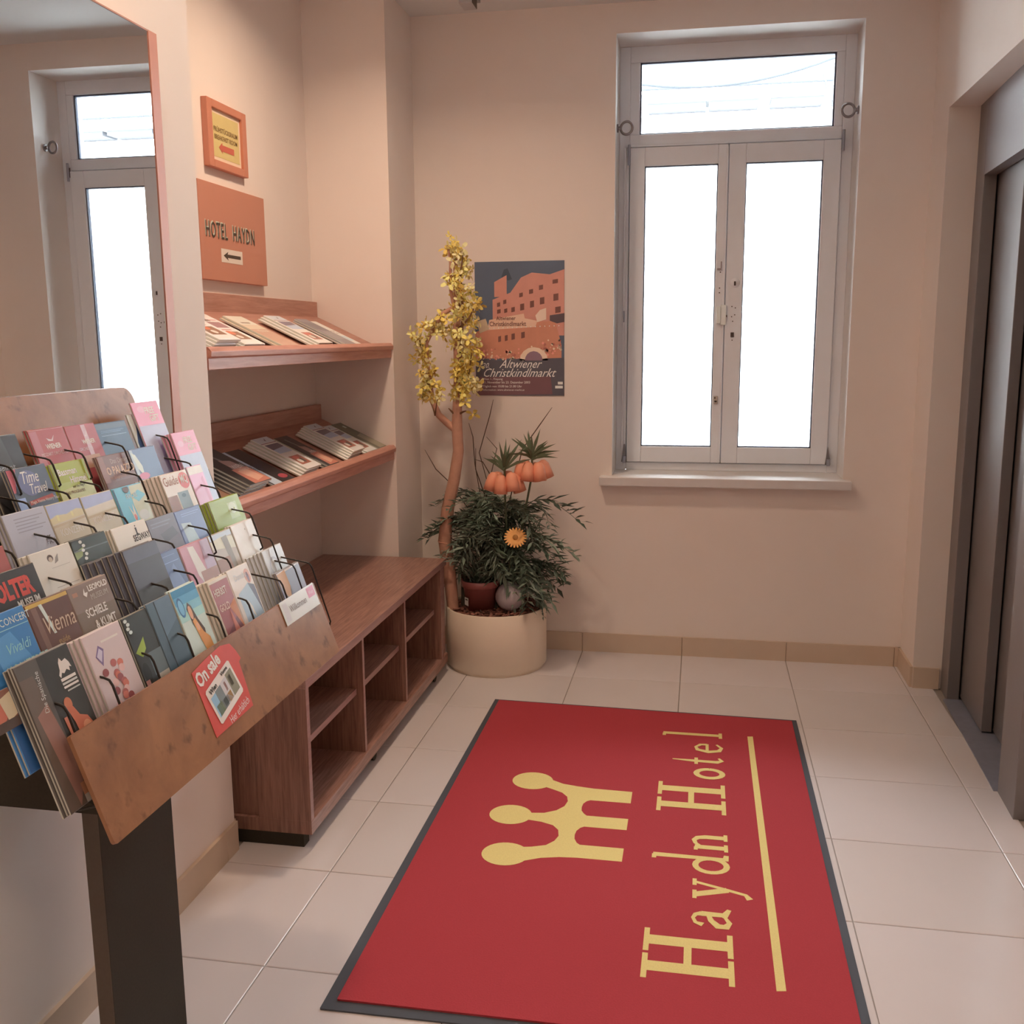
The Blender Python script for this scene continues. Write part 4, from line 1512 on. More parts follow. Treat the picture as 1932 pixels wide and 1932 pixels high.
# row, name bits, y0, width, z top, length, colour, elements, texts, copies, fan
T = {}
lines = lambda x0, x1, y0, n, dy, c: [('r', x0, y0 + i * dy, x1 - 0.1 * (i % 3), y0 + i * dy + dy * 0.35, c) for i in range(n)]
konz = [('r', 0, 0, 1, 0.17, (172, 166, 190)), ('p', [(0, 0.12), (0.2, 0.10), (0.5, 0.11), (0.8, 0.085), (1, 0.10), (1, 0.3), (0, 0.3)], (212, 184, 140)), ('r', 0.2, 0.10, 0.26, 0.15, (222, 196, 140)), ('r', 0.62, 0.095, 0.68, 0.14, (222, 196, 140)), ('p', [(0, 0.17), (1, 0.15), (1, 1), (0, 1)], (206, 180, 152)), ('p', [(0, 0.18), (0.8, 0.165), (1, 0.16), (1, 0.18), (0, 0.20)], (188, 156, 120))]
ITEMS = [
    ('A', 'charcoal brochure with faint white title, leftmost of the top row', 1.438, 0.100, 1.262, (84, 76, 74), [('p', [(0.6, 0), (1, 0.02), (1, 1), (0.85, 1)], (66, 58, 56))], [('beginnt', 0.16, 0.31, 0.20, (176, 166, 162))], 2, -0.002),
    ('A', 'red Vienna orchestra brochure beside the charcoal one in the top row', 1.568, 0.102, 1.264, (176, 82, 80), [('r', 0, 0, 1, 0.012, (210, 160, 150)), ('r', 0.02, 0.02, 0.22, 1, (188, 112, 112)), ('p', [(0.42, 0.09), (0.55, 0.11), (0.66, 0.07), (0.58, 0.125), (0.46, 0.12)], (226, 190, 180))], [('WIENER', 0.34, 0.19, 0.125, (236, 212, 200), dict(bold=0.0004)), ('MOZART ORCHESTER', 0.14, 0.25, 0.085, (226, 190, 178))], 2, -0.003),  # lighter bands put a whitish gloss into the cover colour
    ('A', 'glossy red orchestra brochure with a pale stripe beside the blue one', 1.673, 0.095, 1.262, (176, 84, 84), [('r', 0.52, 0, 0.66, 1, (214, 172, 172)), ('p', [(0.52, 0.10), (0.58, 0.115), (0.66, 0.06), (0.59, 0.125)], (236, 214, 206)), ('r', 0.25, 0.30, 0.8, 0.42, (196, 140, 110))], [('WIENER', 0.40, 0.19, 0.125, (236, 212, 204), dict(bold=0.0004)), ('ORCHESTER', 0.22, 0.25, 0.09, (226, 196, 190))], 2, -0.003),  # pale full-height band paints the sheen of the cover
    ('A', 'slate blue brochure with fine lines at the right of the top row', 1.768, 0.108, 1.258, (84, 100, 120), [('r', 0, 0, 1, 0.06, (104, 112, 124))] + lines(0.12, 0.85, 0.08, 2, 0.014, (140, 156, 172)) + [('r', 0.1, 0.125, 0.9, 0.133, (150, 160, 170))], [], 2, -0.002),
    ('A', 'narrow white leaflet standing on edge at the end of the top row', 1.884, 0.022, 1.268, (214, 204, 196), [('p', [(0.2, 0.3), (1, 0.1), (1, 1), (0.2, 1)], (74, 96, 130))], [], 1, 0),
    ('A', 'pink free gift leaflet, upper one leaning past the rack end', 1.900, 0.105, 1.291, (228, 142, 158), [('r', 0, 0.255, 1, 1, (186, 176, 204)), ('e', 0.3, 0.08, 0.14, 0.035, (232, 162, 170))], [('FREE', 0.40, 0.13, 0.19, W_, dict(bold=0.0006)), ('GIFT', 0.50, 0.215, 0.19, W_, dict(bold=0.0006))], 1, 0),
    ('B', 'pink free gift leaflet, lower one in front with reddish copies behind', 1.966, 0.100, 1.222, (228, 150, 164), [('r', 0, 0.255, 1, 1, (184, 178, 206)), ('e', 0.25, 0.13, 0.12, 0.035, (236, 168, 176))], [('FREE', 0.40, 0.13, 0.19, W_, dict(bold=0.0006)), ('GIFT', 0.50, 0.215, 0.19, W_, dict(bold=0.0006))], 4, -0.005),
    ('B', 'slate time travel brochure with red corner in the second row', 1.438, 0.102, 1.211, (88, 88, 100), [('p', [(0, 0), (0.24, 0), (0.06, 0.2), (0, 0.2)], (206, 110, 118)), ('e', 0.45, 0.14, 0.26, 0.11, (112, 108, 138)), ('r', 0, 0.25, 0.22, 1, (150, 158, 190)), ('p', [(0.28, 0.29), (0.9, 0.265), (0.92, 0.295), (0.28, 0.325)], (176, 70, 60))], [('Time', 0.26, 0.14, 0.30, (240, 214, 196), dict(shear=0.35, sx=0.72)), ('Travel', 0.38, 0.235, 0.25, (240, 214, 196), dict(shear=0.35, sx=0.7)), ('Magic Vienna History Tour', 0.30, 0.315, 0.075, (240, 200, 180))], 2, -0.003),
    ('B', 'olive green brochure with white title in the second row', 1.551, 0.102, 1.206, (166, 162, 62), [('r', 0, 0.18, 1, 1, (178, 176, 92)), ('p', [(0, 0.25), (1, 0.2), (1, 1), (0, 1)], (200, 186, 128))], [('Bassman', 0.14, 0.115, 0.17, (240, 232, 190), dict(bold=0.0004)), ('Himmel', 0.40, 0.195, 0.17, (240, 232, 190), dict(bold=0.0004)), ('and the Night', 0.40, 0.24, 0.07, K_), ('DAS PROGRAMM', 0.15, 0.29, 0.08, (120, 70, 60))], 5, -0.005),
    ('B', 'brown brochure with a pale pink title in the second row', 1.690, 0.108, 1.203, (134, 96, 88), [('r', 0, 0.0, 0.18, 1, (158, 112, 100)), ('r', 0, 0.26, 1, 1, (118, 76, 68))], [('Das Dinner', 0.36, 0.09, 0.13, (206, 176, 160)), ('O PALAZZO', 0.16, 0.19, 0.20, (240, 188, 160), dict(sx=0.78, bold=0.0005)), ('im Spiegelpalast', 0.2, 0.235, 0.085, (206, 150, 130))], 2, -0.002),
    ('B', 'blue brochure with a white swirl at the right of the second row', 1.800, 0.096, 1.204, (120, 132, 156), [('r', 0, 0, 0.12, 1, (186, 188, 200)), ('p', [(0.05, 0.03), (0.18, 0.06), (0.30, 0.18), (0.26, 0.28), (0.12, 0.2)], (214, 212, 222)), ('e', 0.25, 0.28, 0.2, 0.035, (216, 130, 150))], [], 2, -0.002),
    ('C', 'pale grey brochure of small print at the left of the third row', 1.343, 0.103, 1.153, (186, 172, 176), lines(0.22, 0.9, 0.05, 5, 0.026, (160, 146, 154)), [('xx', 0.76, 0.27, 0.13, (70, 60, 62), dict(bold=0.0006)), ('FAX', 0.75, 0.31, 0.13, (120, 104, 106))], 3, -0.003),
    ('C', 'concert brochure with yellowish palace, left one of two in the third row', 1.448, 0.092, 1.152, (206, 180, 152), konz, [('KONZERT', 0.14, 0.28, 0.19, (238, 216, 196), dict(sx=0.8))], 1, 0),
    ('C', 'concert brochure with beige palace, right one of two in the third row', 1.544, 0.092, 1.151, (206, 180, 152), konz[:1] + [('p', [(0, 0.11), (0.5, 0.10), (1, 0.09), (1, 0.3), (0, 0.3)], (214, 188, 164))] + konz[4:], [('KONZERT', 0.14, 0.26, 0.19, (226, 198, 182), dict(sx=0.8))], 1, 0),
    ('C', 'light blue brochure with cream swirls and a round badge in the third row', 1.640, 0.100, 1.150, (120, 178, 206), [('p', [(0.55, 0), (1, 0), (1, 1), (0.7, 1), (0.5, 0.2)], (204, 190, 158)), ('p', [(0.5, 0.1), (0.8, 0.06), (1, 0.12), (0.7, 0.17)], (128, 182, 206)), ('p', [(0.32, 0.18), (0.40, 0.26), (0.46, 0.17), (0.48, 0.30), (0.38, 0.34)], (236, 226, 214)), ('e', 0.42, 0.30, 0.04, 0.03, (206, 96, 84)), ('e', 0.72, 0.30, 0.17, 0.05, (214, 196, 178)), ('e', 0.42, 0.03, 0.1, 0.035, (110, 84, 78)), ('r', 0, 0, 0.06, 1, (60, 88, 110))], [('FIACRE', 0.34, 0.12, 0.13, W_)], 2, -0.003),
    ('C', 'cream museum quarter guide brochure with a red disc in the third row', 1.806, 0.105, 1.153, (226, 196, 176), [('e', 0.80, 0.105, 0.20, 0.085, (206, 76, 66)), ('r', 0.0, 0.23, 0.36, 0.4, (150, 96, 76)), ('r', 0.40, 0.21, 0.80, 0.4, (130, 134, 136)), ('e', 0.6, 0.25, 0.08, 0.02, (70, 84, 90))], [('Guide', 0.04, 0.125, 0.26, (170, 112, 94), dict(sx=0.85)), ('MQ', 0.66, 0.125, 0.22, (244, 214, 196), dict(sx=0.75, bold=0.0006))], 9, -0.0075),
    ('C', 'rose pink leaflet behind the guide at the end of the third row', 1.914, 0.062, 1.156, (232, 166, 186), [('r', 0, 0, 1, 0.09, (234, 206, 192)), ('p', [(0.7, 0.15), (0.85, 0.12), (0.95, 1), (0.75, 1)], (220, 148, 170))], [], 1, 0),
    ('D', 'brick red brochure cut by the left picture edge in the fourth row', 1.150, 0.096, 1.130, (178, 88, 78), [('r', 0, 0.3, 1, 0.34, (214, 170, 150))], [('Wiener Lied', 0.3, 0.3, 0.12, (230, 190, 170))], 1, 0),
    ('D', 'cream card with a small sketched head in the fourth row', 1.297, 0.100, 1.104, (228, 208, 188), [('e', 0.44, 0.075, 0.07, 0.028, (110, 92, 84)), ('e', 0.44, 0.085, 0.045, 0.02, (206, 178, 156)), ('p', [(0.56, 0.08), (0.64, 0.055), (0.60, 0.11), (0.50, 0.125)], (150, 132, 122)), ('r', 0.4, 0.15, 0.85, 0.153, (190, 172, 158)), ('r', 0.35, 0.30, 0.9, 0.304, (176, 156, 146))], [], 3, -0.006),
    ('D', 'black brochure with lime shapes and white dots in the fourth row', 1.398, 0.096, 1.104, (58, 58, 50), [('p', [(0.02, 0.1), (0.3, 0.07), (0.2, 0.14), (0.02, 0.16)], (150, 150, 96)), ('p', [(0.1, 0.28), (0.5, 0.22), (0.55, 0.30), (0.15, 0.36)], (150, 160, 90)), ('r', 0.0, 0.09, 1, 0.10, (120, 118, 112))] + [('e', 0.26 + 0.05 * (k % 2), 0.03 + 0.034 * k, 0.045, 0.014, (222, 214, 200)) for k in range(5)], [], 2, -0.002),
    ('D', 'cream brochure with a black scooter rider logo in the fourth row', 1.512, 0.107, 1.102, (232, 208, 186), [('e', 0.66, 0.035, 0.014, 0.008, K_), ('p', [(0.63, 0.05), (0.68, 0.05), (0.67, 0.10), (0.635, 0.10)], K_), ('e', 0.655, 0.11, 0.035, 0.012, K_)], [('SEGWAY', 0.50, 0.165, 0.15, (60, 48, 42), dict(sx=0.8, bold=0.0004))], 3, -0.005),
    ('D', 'dark grey lilac brochure in the middle right of the fourth row', 1.622, 0.098, 1.097, (122, 110, 116), lines(0.1, 0.8, 0.05, 2, 0.03, (146, 134, 142)) + [('p', [(0.3, 0.16), (0.8, 0.12), (0.9, 0.2), (0.4, 0.25)], (98, 88, 92))], [], 2, -0.002),
    ('D', 'periwinkle blue brochure with a pale fold in the fourth row', 1.722, 0.098, 1.095, (122, 130, 162), [('p', [(0.1, 0.12), (0.45, 0.14), (0.6, 0.4), (0.15, 0.4)], (186, 190, 210))] + lines(0.2, 0.9, 0.04, 2, 0.02, (160, 166, 190)), [], 3, -0.004),
    ('D', 'bright olive green card with a pale tree square at the right of the fourth row', 1.858, 0.132, 1.092, (150, 154, 56), [('r', 0.54, 0.07, 0.84, 0.24, (178, 176, 104)), ('e', 0.68, 0.13, 0.13, 0.06, (208, 200, 160)), ('e', 0.62, 0.15, 0.02, 0.01, (150, 154, 56)), ('e', 0.72, 0.14, 0.02, 0.01, (150, 154, 56))], [], 4, -0.006),
    ('E', 'black torture museum brochure with red title at the left of the fifth row', 1.140, 0.108, 1.106, (66, 56, 52), [('r', 0.1, 0.36, 1, 0.40, (150, 134, 118))], [('FOLTER', 0.02, 0.19, 0.33, (214, 74, 60), dict(sx=0.70, bold=0.0018)), ('MUSEUM', 0.44, 0.27, 0.14, (228, 208, 190), dict(sx=0.8, bold=0.0004)), ('Vienna', 0.12, 0.34, 0.15, (228, 208, 190))], 2, -0.003),
    ('E', 'large dark grey magazine in a fanned stack in the fifth row', 1.470, 0.105, 1.074, (86, 78, 82), [('r', 0, 0.0, 1, 0.12, (98, 90, 98)), ('r', 0, 0.35, 1, 1, (74, 66, 60))], [], 7, -0.0125),
    ('E', 'narrow blue concert brochure right of the dark grey stack', 1.574, 0.070, 1.045, (112, 122, 152), [('p', [(0.1, 0.25), (0.6, 0.12), (0.9, 0.4), (0.2, 0.5)], (134, 144, 172)), ('r', 0.1, 0.10, 0.9, 0.106, (160, 168, 190)), ('r', 0.1, 0.04, 0.8, 0.046, (146, 152, 176))], [('KONZERT', 0.35, 0.36, 0.14, (176, 180, 196))], 2, -0.002),
    ('E', 'pink brochure with a white figure in the fifth row', 1.652, 0.108, 1.041, (206, 140, 146), [('p', [(0.25, 0.02), (0.45, 0.03), (0.60, 0.3), (0.5, 0.5), (0.3, 0.3)], (230, 208, 210)), ('p', [(0.7, 0), (1, 0), (1, 0.4), (0.6, 0.4)], (196, 160, 172)), ('r', 0.4, 0.28, 1, 0.5, (176, 120, 100))], [], 3, -0.005),
    ('E', 'brown and cream landscape brochure in the fifth row', 1.762, 0.094, 1.041, (186, 160, 140), [('r', 0, 0, 1, 0.06, (196, 190, 204)), ('p', [(0, 0.07), (0.5, 0.05), (1, 0.08), (1, 0.2), (0, 0.14)], (212, 190, 158)), ('p', [(0.5, 0.06), (0.75, 0.05), (0.8, 0.4), (0.6, 0.4)], (140, 116, 96)), ('r', 0, 0.25, 0.6, 0.5, (160, 110, 88))], [], 3, -0.004),
    ('E', 'plain white card at the right end of the fifth row', 1.860, 0.098, 1.043, (230, 210, 194), [('e', 0.55, 0.08, 0.02, 0.01, (180, 160, 146))], [], 3, -0.004),
    ('F', 'bright blue concerts brochure at the left edge of the sixth row', 1.052, 0.100, 1.071, (70, 124, 172), [('r', 0.2, 0.11, 1, 0.116, (150, 186, 214)), ('p', [(0.2, 0.16), (0.6, 0.13), (1, 0.5), (0.3, 0.6)], (96, 148, 190)), ('r', 0, 0.55, 1, 1, (60, 100, 150))], [('IN CONCERT', 0.3, 0.09, 0.14, (214, 226, 236)), ('Vivaldi', 0.4, 0.27, 0.2, (150, 190, 216), dict(shear=0.3)), ('KONZERTE', 0.3, 0.40, 0.19, (190, 214, 228), dict(sx=0.85))], 2, -0.003),
    ('F', 'dark brown Vienna booklet with gold top edge in the sixth row', 1.154, 0.092, 1.068, (104, 66, 54), [('r', 0, 0, 1, 0.035, (206, 160, 80)), ('p', [(0.10, 0.04), (0.22, 0.04), (0.25, 0.5), (0.15, 0.5)], (130, 92, 78)), ('p', [(0.28, 0.03), (0.36, 0.03), (0.46, 0.25), (0.40, 0.25)], (210, 204, 226)), ('r', 0.08, 0.44, 0.95, 0.448, (206, 180, 150))], [('Vienna', 0.22, 0.24, 0.38, (206, 168, 140), dict(shear=0.25, sx=0.72)), ('guide', 0.42, 0.33, 0.14, (176, 130, 84))], 2, -0.003),
    ('F', 'taupe museum brochure with white capitals in two lines in the sixth row', 1.246, 0.098, 1.068, (140, 112, 98), [('r', 0, 0.2, 1, 1, (124, 100, 84)), ('r', 0.08, 0.05, 0.2, 0.08, (176, 120, 96)), ('p', [(0.32, 0.085), (0.38, 0.04), (0.37, 0.075), (0.44, 0.075), (0.38, 0.11)], W_)], [('LEOPOLD', 0.46, 0.075, 0.125, W_, dict(bold=0.0004)), ('MUSEUM', 0.46, 0.14, 0.125, (190, 166, 150)), ('SCHIELE', 0.22, 0.25, 0.18, W_, dict(sx=0.8, bold=0.0004)), ('& KLIMT', 0.34, 0.345, 0.18, W_, dict(sx=0.8, bold=0.0004))], 2, -0.003),
    ('F', 'pale brochure with a leafy ornament at the right end of the sixth row', 1.893, 0.096, 0.984, (210, 196, 188), [('e', 0.38, 0.2, 0.24, 0.11, (186, 172, 170)), ('e', 0.38, 0.2, 0.18, 0.08, (214, 200, 194)), ('r', 0.36, 0.15, 0.38, 0.32, (170, 150, 150)), ('r', 0.2, 0.30, 1, 0.36, (216, 150, 156)), ('r', 0.2, 0.36, 0.45, 0.41, (196, 70, 76))], [], 5, -0.010),
    ('G', 'red brown postcard with figures cut by the left picture edge in the front row', 0.965, 0.095, 0.990, (134, 84, 66), [('p', [(0.4, 0.1), (0.7, 0.05), (0.9, 0.5), (0.6, 1)], (196, 104, 80)), ('p', [(0.75, 0.2), (1, 0.1), (1, 0.7), (0.8, 0.8)], (206, 176, 140)), ('r', 0, 0.75, 1, 1, (80, 60, 50))], [], 1, 0),
    ('G', 'dark riding school brochure with a white horse emblem at the front left', 1.070, 0.112, 1.011, (96, 84, 76), [('r', 0.40, 0, 1, 1, (60, 54, 48)), ('p', [(0.0, 0.1), (0.25, 0.1), (0.5, 0.9), (0.3, 1), (0, 1)], (112, 92, 80)), ('p', [(0.08, 0.35), (0.3, 0.3), (0.45, 0.8), (0.2, 1.0)], (160, 112, 98)),
      ('p', [(0.72, 0.10), (0.76, 0.07), (0.79, 0.10), (0.86, 0.09), (0.90, 0.12), (0.92, 0.16), (0.88, 0.15), (0.87, 0.18), (0.82, 0.16), (0.76, 0.18), (0.72, 0.17), (0.68, 0.20), (0.66, 0.18), (0.70, 0.15)], W_),
      ('r', 0.66, 0.205, 0.94, 0.225, W_), ('r', 0.66, 0.235, 0.94, 0.25, (206, 190, 176)), ('r', 0.66, 0.26, 0.94, 0.275, W_), ('r', 0.70, 0.29, 0.94, 0.30, (200, 186, 172)),
      ('e', 0.62, 0.37, 0.07, 0.045, (206, 118, 84)), ('p', [(0.56, 0.38), (0.68, 0.40), (0.74, 0.47), (0.86, 0.50), (0.94, 0.60), (0.9, 0.70), (0.6, 0.74), (0.5, 0.68), (0.64, 0.62), (0.62, 0.50)], (206, 110, 80)), ('p', [(0.46, 0.44), (0.52, 0.44), (0.56, 0.64), (0.48, 0.62)], (200, 112, 84)), ('e', 0.80, 0.57, 0.08, 0.05, (228, 150, 110)), ('r', 0.3, 0.86, 1, 0.94, (196, 130, 96)), ('r', 0.3, 0.94, 1, 1, (196, 176, 160))],
     [('Die Spanische', 0.28, 0.36, 0.10, (214, 196, 180), dict(rot=1.45))], 3, -0.002),
    ('G', 'white brochure with clustered red crystals in the front row', 1.213, 0.094, 1.007, (214, 182, 174), [('p', [(0.16, 0.17), (0.3, 0.10), (0.4, 0.14), (0.26, 0.25)], (130, 104, 140)), ('p', [(0.19, 0.17), (0.3, 0.12), (0.36, 0.15), (0.26, 0.22)], (206, 182, 190)), ('r', 0.4, 0.08, 0.85, 0.095, (232, 214, 206))] + [('e', 0.50 + 0.26 * math.sin(k * 2.4) * (0.5 + 0.5 * math.sin(k * 0.9)), 0.26 + 0.019 * k, 0.075, 0.028, [(176, 92, 84), (206, 112, 92), (150, 76, 74), (224, 172, 160)][k % 4]) for k in range(24)], [], 5, -0.0065),
    ('G', 'black brochure with a green triangle in the front row', 1.313, 0.090, 1.006, (54, 52, 46), [('p', [(0.05, 0.28), (0.40, 0.19), (0.36, 0.28), (0.2, 0.33)], (158, 168, 70)), ('r', 0.35, 0.32, 0.9, 0.5, (104, 108, 106)), ('r', 0.42, 0.5, 0.95, 1, (186, 164, 144)), ('e', 0.15, 0.45, 0.10, 0.08, (30, 28, 24)), ('r', 0.02, 0.5, 0.14, 1, (196, 130, 116))] + [('e', 0.08 + 0.04 * (k % 2), 0.03 + 0.03 * k, 0.05, 0.014, (214, 206, 190)) for k in range(4)], [], 2, -0.003),
    ('G', 'blue grey folder leaning beside the green triangle brochure', 1.382, 0.070, 1.010, (84, 98, 106), [('r', 0.30, 0, 0.34, 1, (50, 58, 62)), ('p', [(0.34, 0), (1, 0), (1, 0.2), (0.34, 0.3)], (98, 112, 124))], [], 2, -0.006),
    ('G', 'turquoise and white brochure picturing a long haired person in an orange top', 1.456, 0.080, 1.012, (206, 214, 214), [('r', 0, 0, 1, 0.07, (58, 128, 160)), ('r', 0, 0.07, 1, 0.14, (92, 154, 180)), ('r', 0, 0.14, 1, 0.21, (136, 182, 200)), ('r', 0, 0.21, 1, 0.28, (174, 202, 210)), ('e', 0.18, 0.16, 0.12, 0.085, (66, 106, 146)), ('e', 0.18, 0.16, 0.09, 0.065, (120, 168, 192)),
      ('p', [(0.34, 0.19), (0.44, 0.14), (0.54, 0.18), (0.62, 0.30), (0.74, 0.40), (0.70, 0.47), (0.50, 0.44), (0.38, 0.32)], (84, 58, 46)), ('e', 0.44, 0.23, 0.07, 0.06, (222, 158, 118)), ('p', [(0.40, 0.30), (0.52, 0.28), (0.66, 0.42), (0.82, 0.48), (0.84, 0.58), (0.74, 0.68), (0.55, 0.60), (0.46, 0.46)], (226, 150, 84)), ('e', 0.52, 0.36, 0.06, 0.035, (228, 164, 122))], [], 2, -0.003),
    ('G', 'mauve autumn gold booklet of triangles in the front row', 1.582, 0.074, 0.996, (222, 196, 174), [('r', 0.05, 0.03, 0.95, 1, (168, 96, 94)), ('p', [(0.05, 0.5), (0.95, 0.35), (0.95, 1), (0.05, 1)], (136, 82, 84)), ('p', [(0.6, 0.28), (0.95, 0.22), (0.95, 0.52)], (206, 124, 84)), ('p', [(0.55, 0.30), (0.75, 0.55), (0.45, 0.55)], (214, 130, 112)), ('p', [(0.05, 0.75), (0.5, 0.55), (0.9, 0.75), (0.6, 1), (0.05, 1)], (196, 92, 80))], [('HERBST', 0.10, 0.15, 0.25, (244, 222, 206), dict(sx=0.72, bold=0.0004)), ('GOLD', 0.12, 0.29, 0.25, (240, 190, 170), dict(sx=0.72, bold=0.0004))], 8, -0.0062),
    ('G', 'white booklet with a lavender blue picture in the front row', 1.655, 0.086, 0.999, (232, 216, 204), [('p', [(0.15, 0.24), (0.7, 0.18), (0.95, 0.22), (0.95, 0.60), (0.15, 0.60)], (178, 184, 212)), ('p', [(0.7, 0.18), (0.95, 0.22), (0.95, 0.5)], (112, 106, 116)), ('p', [(0.45, 0.32), (0.55, 0.4), (0.58, 0.5), (0.5, 0.46)], (228, 230, 240)), ('e', 0.80, 0.12, 0.13, 0.07, (214, 150, 130)), ('e', 0.80, 0.13, 0.05, 0.05, (120, 86, 96))], [('Danube', 0.2, 0.12, 0.2, (206, 196, 206))], 3, -0.005),
    ('G', 'grey lilac leaflet with an orange oval in the last front pocket', 1.868, 0.118, 0.945, (134, 122, 128), [('p', [(0, 0), (1, 0), (1, 0.02), (0, 0.045)], (226, 200, 184)), ('p', [(0.02, 0.03), (0.36, 0.01), (0.38, 0.22), (0.28, 0.36), (0.16, 0.33), (0.06, 0.2)], (212, 154, 110))], [], 2, -0.002),
]
ordn = 0
for (rw, lab, y0, w_, zt, col_, els, txt, n, fan) in ITEMS:
    h_ = 0.05 if 'postcard' in lab else (0.17 if 'last front' in lab else 0.205)
    b = brochure('brochure', lab, 'brochure', w_, h_, col_, els, txt, t=0.0035)
    b['group'] = 'brochures in the tilted rack'
    grp = 'copies behind the ' + lab.split(' in ')[0].split(' at ')[0]
    stack(b, n, ROWX[rw], y0, zt, ST, CT, dx=fan, dz=0.0042, group=grp[:60], lab='further copy behind the ' + ' '.join(lab.split()[:9]))

# ------------------------------------------------------------------ the rack itself
rack = tag(empty('brochure_rack', (-1.04, 1.57, 0)), 'tilted brochure rack with burl wood front board on a black post', 'brochure rack')
KP = 0.962
KZ = lambda z: 1.42 + (z - 1.42) * KP
mb = MB()


def panel(y0, y1, X0, Z0, X1, Z1, th, rad_top=0.0, rad=0.02):
    d = Vector((X1 - X0, 0, Z1 - Z0))
    L = d.length
    d /= L
    nrm = Vector((-d.z, 0, d.x))
    if nrm.x < 0: nrm = -nrm
    base = Vector((X0, 0, Z0))
    P = []
    rt = rad_top or 0.003
    corners = [(y0, 0, 0.003, (1, 1)), (y1, 0, rt, (-1, 1)), (y1, L, rad, (-1, -1)), (y0, L, rad, (1, -1))]
    angs = [(180, 270), (270, 360), (0, 90), (90, 180)]
    for (yc, q, rd, sg), (a0, a1) in zip(corners, angs):
        cy, cq = yc + sg[0] * rd, q + sg[1] * rd
        for k in range(7):
            a = math.radians(a0 + (a1 - a0) * k / 6)
            yy, qq = cy + rd * math.cos(a), cq + rd * math.sin(a)
            P.append(base + d * qq + Vector((0, yy, 0)))
    return P, -nrm * th


P, v = panel(1.136 * KP, 2.004 * KP, -0.824 * KP, KZ(0.894), -0.769 * KP, KZ(0.741), 0.006, 0, 0.006)
mb.prism(P, v, BURL)
mb.build('front_board', rack)
mb = MB()
P, v = panel(1.10, 2.002, -1.231, 1.320, -1.185, 1.185, 0.014, 0.028, 0.003)
mb.prism(P, v, BURL)
mb.build('header_board', rack)
mb = MB()
V = [(-1.222, 1.20, 1.175), (-1.20, 1.20, 1.185)]
for k, (X, Z) in enumerate([(-1.132, 1.085), (-1.082, 1.03), (-1.022, 0.975), (-0.947, 0.92), (-0.902, 0.865), (-0.852, 0.81), (-0.805, 0.76)]):
    Z = max(Z - 0.04, 0.752)
    V.append((X - 0.022, 1.20, Z + 0.004))
    V.append((X - 0.006, 1.20, Z))
V += [(-0.805, 1.20, 0.748), (-1.222, 1.20, 0.748)]
mb.prism(V[::-1], (0, 0.775, 0), BLACKP)
mb.build('stepped_tray', rack)
WY = [1.137, 1.243, 1.354, 1.461, 1.568, 1.664, 1.80, 2.004]
for rw, zt in (('A', 1.262), ('B', 1.206), ('C', 1.151), ('D', 1.098), ('E', 1.042), ('F', 0.985), ('G', 0.990)):
    X0_ = ROWX[rw] + 0.022
    X = ROWX[rw] + (0.036 if rw == 'G' else 0.052)
    kk = X / X0_
    ys_ = WY
    if rw == 'G': ys_ = [1.137, 1.243, 1.354, 1.461, 1.575, 1.690, 1.845, 2.003]
    off = dict(A=0.03, B=0.0, C=-0.02, D=0.01, E=0.0, F=-0.012, G=0)[rw]
    for yv in ys_:
        yv = (yv + off if yv < 1.99 else yv) * kk
        z = 1.42 + (zt - 0.052 - 1.42) * kk
        if rw == 'D' and 1.42 < yv < 1.60: continue
        mb = MB()
        P = [(X - 0.075, yv, z + 0.012), (X - 0.010, yv, z + 0.001), (X - 0.002, yv, z - 0.002), (X + 0.003, yv, z - 0.010)]
        if rw == 'G' or yv > 1.88:
            P += [(X + 0.040, yv, z - 0.128), (X + 0.038, yv, z - 0.136), (X + 0.030, yv, z - 0.141), (X + 0.005, yv, z - 0.148)] if rw == 'G' else [(X + 0.024, yv, z - 0.075), (X + 0.018, yv, z - 0.08)]
        else:
            if not (rw == 'D' and 1.40 < yv < 1.65) and not (rw == 'E' and yv < 1.2):
                P += [(X + 0.015, yv, z - 0.045), (X + 0.010, yv, z - 0.049)]
        mb.tube(P, 0.0019, WIRE, 6)
        mb.build('wire_divider', rack)
for y0w, X, z in ((2.055, -1.105, 1.13),):
    mb = MB()
    mb.tube([(X - 0.03, y0w - 0.04, z - 0.02), (X - 0.01, y0w - 0.01, z + 0.012), (X + 0.01, y0w + 0.02, z), (X + 0.04, y0w + 0.02, z - 0.08)], 0.0019, WIRE, 6)
    mb.build('wire_divider', rack)
mb = MB()
mb.box(-1.052, -1.020, 1.462, 1.702, 0.012, 0.76, BLACKP, dict(n=POSTP))
mb.build('post', rack, bevel=0.002)
mb = MB()
mb.box(-1.20, -1.018, 1.42, 1.70, 0.0, 0.012, BLACKP)
mb.build('foot_plate', rack, bevel=0.002)

